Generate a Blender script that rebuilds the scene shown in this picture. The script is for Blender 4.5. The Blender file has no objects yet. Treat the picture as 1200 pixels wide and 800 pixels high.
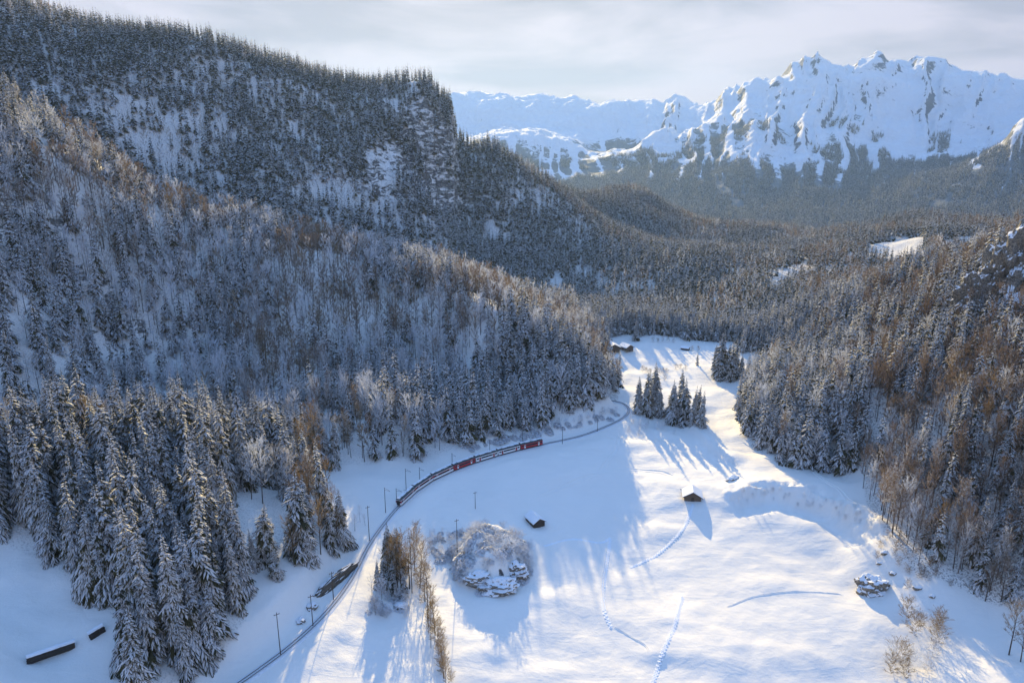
import bpy, math, random
import numpy as np
from mathutils import Vector, Matrix

random.seed(7)
rng = np.random.default_rng(7)
R = math.radians
sc = bpy.context.scene
C = sc.collection

# ------------------------------------------------------------------ camera
CAM_H = 150.0
PITCH = R(14.7)
cam_d = bpy.data.cameras.new('camera')
cam_d.sensor_width = 36.0
cam_d.lens = 24.0
cam_d.clip_start = 1.0
cam_d.clip_end = 60000.0
cam = bpy.data.objects.new('camera', cam_d)
cam.location = (0, 0, CAM_H)
cam.rotation_euler = (math.pi / 2 - PITCH, 0, 0)
C.objects.link(cam)
sc.camera = cam

# ------------------------------------------------------------------ sun, sky, exposure
SUN_EL, SUN_AZ = R(18.5), R(-2.5)          # azimuth from +Y, positive to +X
sc.view_settings.view_transform = 'Standard'
sc.view_settings.look = 'None'
sc.view_settings.exposure = 2.16
sc.view_settings.gamma = 1.0
sc.view_settings.use_curve_mapping = False
sd = bpy.data.lights.new('sun', 'SUN')
sd.energy = 2.0
sd.angle = R(0.6)
sd.color = (1.0, 0.76, 0.34)
sun = bpy.data.objects.new('sun', sd)
sun_dir = Vector((math.sin(SUN_AZ) * math.cos(SUN_EL), math.cos(SUN_AZ) * math.cos(SUN_EL), math.sin(SUN_EL)))
sun.rotation_euler = sun_dir.to_track_quat('Z', 'Y').to_euler()
sun.location = (0, 0, 900)
C.objects.link(sun)

SKY_SOFT = 6.0      # thin high veil evens out the glare round the sun
w = bpy.data.worlds.new('World')
sc.world = w
w.use_nodes = True
nt = w.node_tree
nt.nodes.clear()
def N(t, kind, **kw):
    n = t.nodes.new(kind)
    for k, v in kw.items():
        setattr(n, k, v)
    return n
L = nt.links.new
out = N(nt, 'ShaderNodeOutputWorld')
bg = N(nt, 'ShaderNodeBackground')
sky = N(nt, 'ShaderNodeTexSky', sky_type='NISHITA')
sky.sun_disc = False
sky.sun_elevation = SUN_EL
sky.sun_rotation = SUN_AZ
sky.altitude = 1000
sky.air_density = 1.3
sky.dust_density = 0.6
sky.ozone_density = 4.5
tc = N(nt, 'ShaderNodeTexCoord')
mp = N(nt, 'ShaderNodeMapping')
mp.inputs['Scale'].default_value = (1.2, 1.2, 5.5)
mp.inputs['Rotation'].default_value = (0, 0.25, 0.3)
L(tc.outputs['Generated'], mp.inputs['Vector'])
cn = N(nt, 'ShaderNodeTexNoise')
cn.inputs['Scale'].default_value = 3.2
cn.inputs['Detail'].default_value = 6
cn.inputs['Roughness'].default_value = 0.55
cn.inputs['Distortion'].default_value = 0.4
L(mp.outputs['Vector'], cn.inputs['Vector'])
cr = N(nt, 'ShaderNodeMapRange')
cr.inputs['From Min'].default_value = 0.36
cr.inputs['From Max'].default_value = 0.60
cr.inputs['To Min'].default_value = 0.9
cr.inputs['To Max'].default_value = 1.0
L(cn.outputs['Fac'], cr.inputs['Value'])
# thin high cloud: the sky's own brightness with its colour taken out
lum = N(nt, 'ShaderNodeRGBToBW'); L(sky.outputs['Color'], lum.inputs['Color'])
kf = N(nt, 'ShaderNodeMath', operation='MULTIPLY_ADD'); L(lum.outputs[0], kf.inputs[0]); kf.inputs[1].default_value = SKY_SOFT; kf.inputs[2].default_value = 1.0
iv = N(nt, 'ShaderNodeMath', operation='DIVIDE'); iv.inputs[0].default_value = 1.0; L(kf.outputs[0], iv.inputs[1])
soft = N(nt, 'ShaderNodeVectorMath', operation='SCALE'); L(sky.outputs['Color'], soft.inputs[0]); L(iv.outputs[0], soft.inputs['Scale'])
bw = N(nt, 'ShaderNodeRGBToBW')
L(soft.outputs['Vector'], bw.inputs['Color'])
cm = N(nt, 'ShaderNodeVectorMath', operation='SCALE')
cm.inputs[0].default_value = (1.18, 0.95, 0.96)
L(bw.outputs['Val'], cm.inputs['Scale'])
mix = N(nt, 'ShaderNodeMix', data_type='RGBA')
# the veil is thick towards the horizon and thin overhead
sepd = N(nt, 'ShaderNodeSeparateXYZ'); L(tc.outputs['Generated'], sepd.inputs[0])
ev = N(nt, 'ShaderNodeMapRange'); ev.inputs['From Min'].default_value = 0.05; ev.inputs['From Max'].default_value = 0.7
ev.inputs['To Min'].default_value = 1.0; ev.inputs['To Max'].default_value = 0.0
L(sepd.outputs['Z'], ev.inputs['Value'])
vf = N(nt, 'ShaderNodeMath', operation='MULTIPLY'); L(cr.outputs['Result'], vf.inputs[0]); L(ev.outputs['Result'], vf.inputs[1])
L(vf.outputs[0], mix.inputs['Factor'])
L(soft.outputs['Vector'], mix.inputs[6])
L(cm.outputs['Vector'], mix.inputs[7])
cb = N(nt, 'ShaderNodeMapRange'); cb.inputs['From Min'].default_value = 0.40; cb.inputs['From Max'].default_value = 0.60
cb.inputs['To Min'].default_value = 4.5; cb.inputs['To Max'].default_value = 7.0
L(cn.outputs['Fac'], cb.inputs['Value'])
cs_ = N(nt, 'ShaderNodeVectorMath', operation='SCALE'); L(mix.outputs[2], cs_.inputs[0]); L(cb.outputs['Result'], cs_.inputs['Scale'])
L(cs_.outputs['Vector'], bg.inputs['Color'])
bg.inputs['Strength'].default_value = 0.15
L(bg.outputs['Background'], out.inputs['Surface'])

cy = sc.cycles
cy.max_bounces = 5
cy.diffuse_bounces = 3
cy.glossy_bounces = 1
cy.transmission_bounces = 3
cy.transparent_max_bounces = 6
cy.volume_bounces = 0
cy.use_denoising = True
cy.caustics_reflective = False
cy.caustics_refractive = False
cy.sample_clamp_indirect = 4.0

# ------------------------------------------------------------------ helpers
SP, CP = math.sin(PITCH), math.cos(PITCH)
def ray(px, py):
    a, v = (px - 600) / 800.0, (400 - py) / 800.0
    return np.array([a, CP + v * SP, -SP + v * CP])
def at_z(px, py, z):
    r = ray(px, py); t = (z - CAM_H) / r[2]
    return np.array([r[0] * t, r[1] * t, z])
def at_d(px, py, d, dz=0.0):
    r = ray(px, py); t = d / math.hypot(r[0], r[1])
    return np.array([r[0] * t, r[1] * t, CAM_H + r[2] * t - dz])
def project(P):
    P = np.asarray(P, float)
    x, y, z = P[..., 0], P[..., 1], P[..., 2] - CAM_H
    dep = y * CP - z * SP
    up = y * SP + z * CP
    dep = np.where(dep < 1, 1e9, dep)
    return 600 + 800 * x / dep, 400 - 800 * up / dep, dep

def hash2(ix, iy, s):
    h = (ix.astype(np.int64) * 374761393 + iy.astype(np.int64) * 668265263 + s * 1442695041) & 0xffffffff
    h = ((h ^ (h >> 13)) * 1274126177) & 0xffffffff
    h = (h ^ (h >> 16)) & 0xffffffff
    return h / 4294967296.0
def vnoise(x, y, s=0):
    x = np.asarray(x, float); y = np.asarray(y, float)
    xi, yi = np.floor(x), np.floor(y)
    fx, fy = x - xi, y - yi
    fx = fx * fx * fx * (fx * (fx * 6 - 15) + 10); fy = fy * fy * fy * (fy * (fy * 6 - 15) + 10)
    xi = xi.astype(np.int64); yi = yi.astype(np.int64)
    a = hash2(xi, yi, s); b = hash2(xi + 1, yi, s); c = hash2(xi, yi + 1, s); d = hash2(xi + 1, yi + 1, s)
    return (a * (1 - fx) + b * fx) * (1 - fy) + (c * (1 - fx) + d * fx) * fy
def fbm(x, y, o=4, s=0, gain=0.5):
    v = 0; amp = 1; tot = 0
    for i in range(o):
        c, q = math.cos(0.6 + i), math.sin(0.6 + i)
        v = v + amp * vnoise((x * c - y * q) * 2 ** i + 17.3 * i, (x * q + y * c) * 2 ** i - 9.1 * i, s + i)
        tot += amp; amp *= gain
    return v / tot - 0.5
def ridged(x, y, o=5, s=0, gain=0.55):
    v = 0; amp = 1; tot = 0
    for i in range(o):
        c, q = math.cos(0.4 + i * 1.3), math.sin(0.4 + i * 1.3)
        n = vnoise((x * c - y * q) * 2 ** i + 7.7 * i, (x * q + y * c) * 2 ** i + 3.1 * i, s + i)
        v = v + amp * (1 - np.abs(2 * n - 1)); tot += amp; amp *= gain
    return v / tot - 0.5
def sstep(a, b, x):
    t = np.clip((x - a) / (b - a), 0, 1)
    return t * t * (3 - 2 * t)
def poly_dist(x, y, pts):
    """distance to a polyline and the signed side (left positive)"""
    best = np.full(np.shape(x), 1e9); side = np.zeros(np.shape(x)); along = np.zeros(np.shape(x)); acc = 0
    for (x0, y0), (x1, y1) in zip(pts[:-1], pts[1:]):
        dx, dy = x1 - x0, y1 - y0; l2 = dx * dx + dy * dy + 1e-9
        t = np.clip(((x - x0) * dx + (y - y0) * dy) / l2, 0, 1)
        d = np.hypot(x - x0 - t * dx, y - y0 - t * dy)
        m = d < best
        best = np.where(m, d, best)
        side = np.where(m, dx * (y - y0) - dy * (x - x0), side)
        along = np.where(m, acc + t * math.sqrt(l2), along)
        acc += math.sqrt(l2)
    return best, np.sign(side), along, acc
def inside(x, y, poly):
    x = np.asarray(x, float); y = np.asarray(y, float)
    r = np.zeros(x.shape, bool); n = len(poly)
    for i in range(n):
        x0, y0 = poly[i]; x1, y1 = poly[(i + 1) % n]
        c = ((y0 > y) != (y1 > y)) & (x < (x1 - x0) * (y - y0) / ((y1 - y0) or 1e-9) + x0)
        r ^= c
    return r
def smooth_line(pts, step=2.0):
    """Catmull-Rom resampled polyline"""
    P = [np.array(p, float) for p in pts]
    P = [2 * P[0] - P[1]] + P + [2 * P[-1] - P[-2]]
    o = []
    for i in range(1, len(P) - 2):
        n = max(2, int(np.linalg.norm(P[i + 1] - P[i]) / step))
        for k in range(n):
            t = k / n
            o.append(0.5 * (2 * P[i] + (P[i + 1] - P[i - 1]) * t + (2 * P[i - 1] - 5 * P[i] + 4 * P[i + 1] - P[i + 2]) * t * t
                            + (-P[i - 1] + 3 * P[i] - 3 * P[i + 1] + P[i + 2]) * t ** 3))
    o.append(P[-2])
    return np.array(o)

def mesh_np(name, V, F, mats=(), midx=None, smooth=True):
    """V (n,3), F list of tuples or (m,3)/(m,4) array"""
    me = bpy.data.meshes.new(name)
    V = np.asarray(V, np.float32)
    if isinstance(F, np.ndarray):
        k = F.shape[1]; m = len(F)
        me.vertices.add(len(V)); me.vertices.foreach_set('co', V.ravel())
        me.loops.add(m * k); me.loops.foreach_set('vertex_index', F.astype(np.int32).ravel())
        me.polygons.add(m); me.polygons.foreach_set('loop_start', np.arange(0, m * k, k, dtype=np.int32))
        me.update(calc_edges=True)
    else:
        me.from_pydata(V.tolist(), [], F)
    for mt in mats:
        me.materials.append(mt)
    if midx is not None:
        me.polygons.foreach_set('material_index', np.asarray(midx, np.int32))
    me.polygons.foreach_set('use_smooth', np.full(len(me.polygons), bool(smooth)))
    me.update()
    return me
def link(name, me, parent=None, **props):
    o = bpy.data.objects.new(name, me)
    C.objects.link(o)
    if parent:
        o.parent = parent
    for k, v in props.items():
        o[k] = v
    return o
def empty(name, loc, rz=0.0, **props):
    o = bpy.data.objects.new(name, None)
    o.empty_display_size = 1
    o.location = loc; o.rotation_euler = (0, 0, rz)
    C.objects.link(o)
    for k, v in props.items():
        o[k] = v
    return o

class MB:
    """collects faces of boxes, prisms and tubes for one mesh"""
    def __init__(s):
        s.v = []; s.f = []; s.m = []
    def quad(s, a, b, c, d, m=0):
        i = len(s.v); s.v += [a, b, c, d]; s.f.append((i, i + 1, i + 2, i + 3)); s.m.append(m)
    def tri(s, a, b, c, m=0):
        i = len(s.v); s.v += [a, b, c]; s.f.append((i, i + 1, i + 2)); s.m.append(m)
    def box(s, x0, x1, y0, y1, z0, z1, m=0):
        i = len(s.v)
        s.v += [(x0, y0, z0), (x1, y0, z0), (x1, y1, z0), (x0, y1, z0), (x0, y0, z1), (x1, y0, z1), (x1, y1, z1), (x0, y1, z1)]
        for f in ((0, 3, 2, 1), (4, 5, 6, 7), (0, 1, 5, 4), (1, 2, 6, 5), (2, 3, 7, 6), (3, 0, 4, 7)):
            s.f.append(tuple(i + k for k in f)); s.m.append(m)
    def prism(s, prof, x0, x1, m=0):
        """profile of (y,z) extruded along x"""
        i = len(s.v); n = len(prof)
        s.v += [(x0, y, z) for y, z in prof] + [(x1, y, z) for y, z in prof]
        for k in range(n):
            s.f.append((i + k, i + (k + 1) % n, i + n + (k + 1) % n, i + n + k)); s.m.append(m)
        s.f.append(tuple(i + k for k in reversed(range(n)))); s.m.append(m)
        s.f.append(tuple(i + n + k for k in range(n))); s.m.append(m)
    def tube(s, a, b, r0, r1, n=5, m=0, cap=False):
        a = Vector(a); b = Vector(b); d = (b - a).normalized()
        u = d.orthogonal().normalized(); w_ = d.cross(u)
        i = len(s.v)
        for p, r in ((a, r0), (b, r1)):
            for k in range(n):
                t = 2 * math.pi * k / n
                s.v.append(tuple(p + (u * math.cos(t) + w_ * math.sin(t)) * r))
        for k in range(n):
            s.f.append((i + k, i + (k + 1) % n, i + n + (k + 1) % n, i + n + k)); s.m.append(m)
        if cap:
            s.f.append(tuple(i + n + k for k in range(n))); s.m.append(m)
    def mesh(s, name, mats, smooth=False):
        return mesh_np(name, s.v, s.f, mats, s.m, smooth)
    def build(s, name, mats, parent=None, smooth=False, **props):
        if not isinstance(mats, (list, tuple)):
            mats = [mats]
        return link(name, s.mesh(name, mats, smooth), parent, **props)

# ------------------------------------------------------------------ materials
def new_mat(name):
    m = bpy.data.materials.new(name); m.use_nodes = True
    t = m.node_tree; t.nodes.clear()
    o = N(t, 'ShaderNodeOutputMaterial')
    return m, t, o
def noise_node(t, scale, detail=4, rough=0.55, vec=None, dist=0.0):
    n = N(t, 'ShaderNodeTexNoise')
    n.inputs['Scale'].default_value = scale; n.inputs['Detail'].default_value = detail
    n.inputs['Roughness'].default_value = rough; n.inputs['Distortion'].default_value = dist
    if vec is not None:
        t.links.new(vec, n.inputs['Vector'])
    return n
def ramp(t, fac, stops):
    r = N(t, 'ShaderNodeValToRGB')
    while len(r.color_ramp.elements) > 1:
        r.color_ramp.elements.remove(r.color_ramp.elements[-1])
    for i, (p, c) in enumerate(stops):
        e = r.color_ramp.elements[0] if i == 0 else r.color_ramp.elements.new(p)
        e.position = p; e.color = (*c, 1) if len(c) == 3 else c
    t.links.new(fac, r.inputs['Fac'])
    return r
def maprange(t, val, a, b, c=0.0, d=1.0):
    n = N(t, 'ShaderNodeMapRange'); n.interpolation_type = 'SMOOTHSTEP'
    n.inputs['From Min'].default_value = a; n.inputs['From Max'].default_value = b
    n.inputs['To Min'].default_value = c; n.inputs['To Max'].default_value = d
    t.links.new(val, n.inputs['Value'])
    return n.outputs['Result']
def mth(t, op, a, b=None):
    n = N(t, 'ShaderNodeMath', operation=op)
    for i, v in enumerate((a, b)):
        if v is None: continue
        if isinstance(v, (int, float)): n.inputs[i].default_value = v
        else: t.links.new(v, n.inputs[i])
    return n.outputs[0]
def mixc(t, f, a, b):
    n = N(t, 'ShaderNodeMix', data_type='RGBA')
    for i, v in ((0, f), (6, a), (7, b)):
        if isinstance(v, (int, float)): n.inputs[i].default_value = v
        elif isinstance(v, tuple): n.inputs[i].default_value = (*v, 1)
        else: t.links.new(v, n.inputs[i])
    return n.outputs[2]
def bsdf(t, o, col, rough=0.7, normal=None, spec=0.3, metal=0.0):
    b = N(t, 'ShaderNodeBsdfPrincipled')
    if isinstance(col, tuple): b.inputs['Base Color'].default_value = (*col, 1)
    else: t.links.new(col, b.inputs['Base Color'])
    b.inputs['Roughness'].default_value = rough
    b.inputs['Specular IOR Level'].default_value = spec
    b.inputs['Metallic'].default_value = metal
    if normal is not None: t.links.new(normal, b.inputs['Normal'])
    if o is not None: t.links.new(b.outputs[0], o.inputs['Surface'])
    return b
def bump(t, h, dist, strength=1.0, normal=None):
    b = N(t, 'ShaderNodeBump'); b.inputs['Distance'].default_value = dist; b.inputs['Strength'].default_value = strength
    t.links.new(h, b.inputs['Height'])
    if normal is not None: t.links.new(normal, b.inputs['Normal'])
    return b.outputs['Normal']

def plain(name, col, rough=0.6, var=0.25, scale=1.5, metal=0.0, spec=0.3):
    m, t, o = new_mat(name)
    g = N(t, 'ShaderNodeTexCoord')
    n = noise_node(t, scale, 5, 0.6, g.outputs['Object'])
    c = mixc(t, n.outputs['Fac'], tuple(x * (1 - var) for x in col), tuple(min(1, x * (1 + var)) for x in col))
    bsdf(t, o, c, rough, bump(t, n.outputs['Fac'], 0.02), spec, metal)
    return m

def snow_ground_mat():
    m, t, o = new_mat('snow_ground')
    g = N(t, 'ShaderNodeNewGeometry')
    pos = g.outputs['Position']
    sep = N(t, 'ShaderNodeSeparateXYZ'); t.links.new(g.outputs['Normal'], sep.inputs[0])
    big = noise_node(t, 0.035, 4, 0.55, pos)
    mid = noise_node(t, 0.22, 4, 0.6, pos, 0.5)
    fine = noise_node(t, 1.6, 4, 0.65, pos)
    st = N(t, 'ShaderNodeMapping'); st.inputs['Scale'].default_value = (1.0, 1.0, 0.28); t.links.new(pos, st.inputs['Vector'])
    rn = noise_node(t, 0.09, 8, 0.7, st.outputs['Vector'], 0.8)
    rock_n2 = noise_node(t, 0.16, 9, 0.78, pos, 0.8)
    # rock shows where the slope is steep
    k = mth(t, 'ADD', sep.outputs['Z'], mth(t, 'MULTIPLY', mth(t, 'SUBTRACT', rn.outputs['Fac'], 0.5), 1.0))
    k = mth(t, 'ADD', k, mth(t, 'MULTIPLY', mth(t, 'SUBTRACT', rock_n2.outputs['Fac'], 0.5), 0.6))
    rk = N(t, 'ShaderNodeAttribute', attribute_name='craggy')
    ex_ = mth(t, 'MAXIMUM', mth(t, 'SUBTRACT', rk.outputs['Fac'], 1.0), 0.0)
    k = mth(t, 'SUBTRACT', k, mth(t, 'MULTIPLY', ex_, 0.3))
    rockf = mth(t, 'MULTIPLY', maprange(t, k, 0.56, 0.48), mth(t, 'MINIMUM', rk.outputs['Fac'], 1.0))
    # ledges hold snow in broken bands
    lm = N(t, 'ShaderNodeMapping'); lm.inputs['Scale'].default_value = (0.5, 0.5, 1.6); lm.inputs['Rotation'].default_value = (0.3, 0.2, 0); t.links.new(pos, lm.inputs['Vector'])
    ledge = noise_node(t, 0.11, 7, 0.75, lm.outputs['Vector'], 1.0)
    rockf = mth(t, 'MULTIPLY', rockf, maprange(t, ledge.outputs['Fac'], 0.53, 0.47))
    rock = ramp(t, rock_n2.outputs['Fac'], [(0.36, (0.05, 0.047, 0.05)), (0.5, (0.18, 0.165, 0.155)), (0.64, (0.42, 0.38, 0.34))]).outputs['Color']
    snow = ramp(t, big.outputs['Fac'], [(0.3, (0.82, 0.785, 0.735)), (0.7, (0.86, 0.825, 0.77))]).outputs['Color']
    # litter and low brush poking through under the forest
    fl = N(t, 'ShaderNodeAttribute', attribute_name='litter')
    lf = mth(t, 'MULTIPLY', maprange(t, fine.outputs['Fac'], 0.48, 0.62), fl.outputs['Fac'])
    base = mixc(t, lf, snow, (0.13, 0.10, 0.08))
    base = mixc(t, rockf, base, rock)
    nb = bump(t, big.outputs['Fac'], 1.8, 0.8)
    nb = bump(t, mid.outputs['Fac'], 0.5, 0.4, nb)
    dm = N(t, 'ShaderNodeMapping'); dm.inputs['Scale'].default_value = (0.25, 1.0, 1.0); dm.inputs['Rotation'].default_value = (0, 0, 0.5); t.links.new(pos, dm.inputs['Vector'])
    drift = noise_node(t, 0.12, 5, 0.6, dm.outputs['Vector'], 1.2)
    nb = bump(t, drift.outputs['Fac'], 1.2, 0.22, nb)
    nb = bump(t, fine.outputs['Fac'], 0.07, 0.8, nb)
    rb = mth(t, 'MULTIPLY', rockf, rock_n2.outputs['Fac'])
    nb = bump(t, rb, 6.0, 1.0, nb)
    bsdf(t, o, base, 0.65, nb, 0.2)
    return m
def mountain_mat():
    m, t, o = new_mat('mountain_snow_rock')
    g = N(t, 'ShaderNodeNewGeometry'); pos = g.outputs['Position']
    sep = N(t, 'ShaderNodeSeparateXYZ'); t.links.new(g.outputs['Normal'], sep.inputs[0])
    sp = N(t, 'ShaderNodeSeparateXYZ'); t.links.new(pos, sp.inputs[0])
    n1 = noise_node(t, 0.004, 9, 0.66, pos, 0.6)
    n2 = noise_node(t, 0.02, 7, 0.7, pos, 0.4)
    fa = N(t, 'ShaderNodeAttribute', attribute_name='forest')
    ra = N(t, 'ShaderNodeAttribute', attribute_name='rock')
    k = mth(t, 'ADD', sep.outputs['Z'], mth(t, 'MULTIPLY', mth(t, 'SUBTRACT', n1.outputs['Fac'], 0.5), 0.5))
    k = mth(t, 'SUBTRACT', k, mth(t, 'MULTIPLY', ra.outputs['Fac'], 0.16))
    k = mth(t, 'ADD', k, mth(t, 'MULTIPLY', mth(t, 'SUBTRACT', n2.outputs['Fac'], 0.5), 0.9))
    rockf = maprange(t, k, 0.62, 0.53)
    rock = ramp(t, n2.outputs['Fac'], [(0.3, (0.045, 0.06, 0.085)), (0.7, (0.14, 0.165, 0.20))]).outputs['Color']
    ff = mth(t, 'ADD', fa.outputs['Fac'], mth(t, 'MULTIPLY', mth(t, 'SUBTRACT', n1.outputs['Fac'], 0.5), 1.3))
    ff = mth(t, 'ADD', ff, mth(t, 'MULTIPLY', mth(t, 'SUBTRACT', n2.outputs['Fac'], 0.5), 1.4))
    forf = maprange(t, ff, 0.42, 0.58)
    c = mixc(t, rockf, (0.84, 0.86, 0.89), rock)
    c = mixc(t, mth(t, 'MULTIPLY', forf, 0.85), c, mixc(t, n2.outputs['Fac'], (0.02, 0.03, 0.03), (0.09, 0.10, 0.10)))
    nb = bump(t, n1.outputs['Fac'], 60.0, 0.7)
    nb = bump(t, n2.outputs['Fac'], 14.0, 0.8, nb)
    bsdf(t, o, c, 0.75, nb, 0.15)
    return m

def leaf_mat(name, c0, c1, snowy=0.0, trans=0.35, scale=0.25, bare=False):
    m, t, o = new_mat(name)
    tcn = N(t, 'ShaderNodeTexCoord')
    oi = N(t, 'ShaderNodeObjectInfo')
    g = N(t, 'ShaderNodeNewGeometry')
    n = noise_node(t, scale, 3, 0.6, g.outputs['Position'])
    f = mth(t, 'ADD', mth(t, 'MULTIPLY', oi.outputs['Random'], 0.6), mth(t, 'MULTIPLY', n.outputs['Fac'], 0.45))
    c = mixc(t, f, c0, c1)
    if snowy > 0:
        sn = noise_node(t, 0.9, 4, 0.7, g.outputs['Position'])
        sf = maprange(t, mth(t, 'ADD', sn.outputs['Fac'], mth(t, 'MULTIPLY', mth(t, 'SUBTRACT', oi.outputs['Random'], 0.5), 0.25)), 0.62 - 0.25 * snowy, 0.74 - 0.25 * snowy)
        c = mixc(t, sf, c, (0.74, 0.77, 0.82))
    d = N(t, 'ShaderNodeBsdfDiffuse'); t.links.new(c, d.inputs['Color'])
    tr = N(t, 'ShaderNodeBsdfTranslucent'); t.links.new(c, tr.inputs['Color'])
    mx = N(t, 'ShaderNodeMixShader'); mx.inputs[0].default_value = trans
    t.links.new(d.outputs[0], mx.inputs[1]); t.links.new(tr.outputs[0], mx.inputs[2])
    t.links.new(mx.outputs[0], o.inputs['Surface'])
    return m

M = {}
M['ground'] = snow_ground_mat()
M['mountain'] = mountain_mat()
M['needle'] = leaf_mat('spruce_needles', (0.045, 0.055, 0.038), (0.14, 0.12, 0.06), trans=0.4)
M['crown_snow'] = leaf_mat('snow_on_branches', (0.74, 0.76, 0.80), (0.86, 0.86, 0.87), trans=0.35)
M['bark'] = plain('bark', (0.085, 0.065, 0.05), 0.9, 0.4, 3.0)
M['frost_bark'] = plain('frosted_bark', (0.16, 0.14, 0.13), 0.9, 0.5, 1.2)
M['rime'] = leaf_mat('rime_twigs', (0.55, 0.53, 0.50), (0.72, 0.70, 0.68), snowy=1.0, trans=0.3)
M['frost_twig'] = leaf_mat('frosted_twigs', (0.48, 0.45, 0.43), (0.66, 0.63, 0.61), snowy=1.0, trans=0.3)
M['brown_twig'] = leaf_mat('brown_twigs', (0.15, 0.115, 0.09), (0.32, 0.235, 0.17), snowy=0.15, trans=0.3)
M['gold_twig'] = leaf_mat('golden_twigs', (0.22, 0.15, 0.08), (0.34, 0.25, 0.14), snowy=0.2, trans=0.35)
M['rock'] = None
M['dark_wood'] = plain('dark_wood', (0.075, 0.055, 0.042), 0.8, 0.35, 2.0)
M['wall_wood'] = plain('weathered_wood', (0.16, 0.12, 0.09), 0.8, 0.3, 2.0)
M['plaster'] = plain('pale_plaster', (0.55, 0.50, 0.43), 0.8, 0.1, 1.0)
M['glass'] = plain('dark_glass', (0.02, 0.022, 0.026), 0.15, 0.2, 1.0, spec=0.6)
M['snow'] = plain('roof_snow', (0.83, 0.85, 0.88), 0.6, 0.04, 0.8)
M['steel'] = plain('mast_steel', (0.14, 0.14, 0.14), 0.6, 0.2, 3.0)
M['rail'] = plain('rail_steel', (0.11, 0.085, 0.07), 0.5, 0.3, 3.0)
M['ballast'] = plain('snowy_ballast', (0.72, 0.73, 0.75), 0.95, 0.25, 1.2)
M['sleeper'] = plain('sleeper', (0.64, 0.64, 0.65), 0.9, 0.3, 3.0)
M['red'] = plain('red_coach_paint', (0.45, 0.03, 0.04), 0.35, 0.08, 0.5)
M['white'] = plain('white_coach_paint', (0.82, 0.82, 0.82), 0.35, 0.05, 0.5)
M['roofgrey'] = plain('coach_roof', (0.06, 0.075, 0.08), 0.6, 0.2, 1.0)
M['under'] = plain('coach_underframe', (0.03, 0.03, 0.03), 0.7, 0.2, 1.0)
def rock_mat():
    m, t, o = new_mat('rock')
    g = N(t, 'ShaderNodeNewGeometry')
    sep = N(t, 'ShaderNodeSeparateXYZ'); t.links.new(g.outputs['Normal'], sep.inputs[0])
    n = noise_node(t, 0.35, 8, 0.78, g.outputs['Position'], 0.8)
    n2 = noise_node(t, 1.5, 4, 0.7, g.outputs['Position'])
    k = mth(t, 'ADD', sep.outputs['Z'], mth(t, 'MULTIPLY', mth(t, 'SUBTRACT', n.outputs['Fac'], 0.5), 1.5))
    sf = maprange(t, k, 0.36, 0.46)
    rc = ramp(t, n2.outputs['Fac'], [(0.34, (0.06, 0.055, 0.05)), (0.5, (0.2, 0.18, 0.15)), (0.66, (0.42, 0.36, 0.28))]).outputs['Color']
    c = mixc(t, sf, rc, (0.83, 0.85, 0.88))
    bsdf(t, o, c, 0.8, bump(t, n2.outputs['Fac'], 0.4, 0.8), 0.2)
    return m
M['rock'] = rock_mat()

# ------------------------------------------------------------------ terrain heights
TRACK_PX = [(180, 880), (235, 835), (270, 808), (300, 787), (340, 757), (380, 720), (410, 681), (432, 640), (450, 614), (470, 591), (500, 567), (540, 548), (590, 532),
            (635, 521), (680, 511), (712, 499), (731, 489), (737, 480), (728, 472), (705, 468)]
TRACK = smooth_line([at_z(a, b, 0)[:2] for a, b in TRACK_PX], 2.0)

cps = []
def gz(*pts):
    for px, py, z in pts: cps.append(at_z(px, py, z))
def gd(*pts):
    for px, py, d, dz in pts: cps.append(at_d(px, py, d, dz))
def wp(*pts):
    for x, y, z in pts: cps.append(np.array([x, y, z], float))
# valley floor and meadows
gz((300, 795, 0), (380, 725, 0), (430, 640, 0), (470, 590, 0), (540, 546, 0), (635, 522, 0), (735, 487, 1),
   (360, 790, -1), (430, 790, -3), (520, 790, -6), (600, 780, -8), (700, 780, -9), (850, 780, -9), (1000, 790, -9), (1150, 790, -6), (1230, 770, -2),
   (600, 720, -7), (700, 700, -8), (850, 700, -8), (980, 720, -8), (1050, 700, -5),
   (500, 640, -3), (560, 600, -3), (640, 640, -6), (720, 620, -6), (800, 640, -7), (900, 660, -8), (990, 660, -6),
   (600, 560, -1), (700, 560, -2), (780, 560, -3), (760, 520, -1), (830, 560, -2), (900, 560, 1), (960, 560, 3), (1010, 580, 4),
   (820, 592, -3), (870, 540, 0), (850, 500, 1), (840, 460, 2), (800, 430, 3), (740, 440, 4), (760, 410, 6), (850, 415, 4), (715, 405, 8), (702, 440, 6),
   (870, 395, 4), (800, 395, 6), (590, 510, 4), (500, 528, 3), (420, 545, 3))
# left foreground knoll and the slope below it
gz((50, 770, 12), (0, 700, 18), (130, 730, 14), (200, 795, 6), (270, 740, 6), (330, 690, 8), (390, 640, 6), (330, 640, 12))
gd((100, 455, 300, 33), (0, 470, 300, 33), (240, 474, 288, 33), (360, 515, 272, 31))
gz((150, 520, 12), (60, 510, 18), (-80, 520, 26), (-60, 760, 22), (250, 530, 6))
# middle left hill: foot, slope and crest (crest rows give the tops of the trees)
gz((150, 430, 28), (20, 430, 48), (300, 470, 12), (400, 500, 12), (460, 495, 14))
gd((690, 410, 398, 28), (662, 376, 412, 28), (600, 340, 432, 30), (550, 312, 470, 30), (500, 285, 525, 30), (450, 275, 545, 30), (400, 265, 565, 28), (300, 232, 605, 28),
   (200, 208, 625, 28), (100, 142, 630, 28), (0, 82, 610, 28), (-120, 20, 600, 28), (-300, -60, 560, 28))
gd((600, 420, 400, 26), (500, 380, 450, 26))
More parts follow.
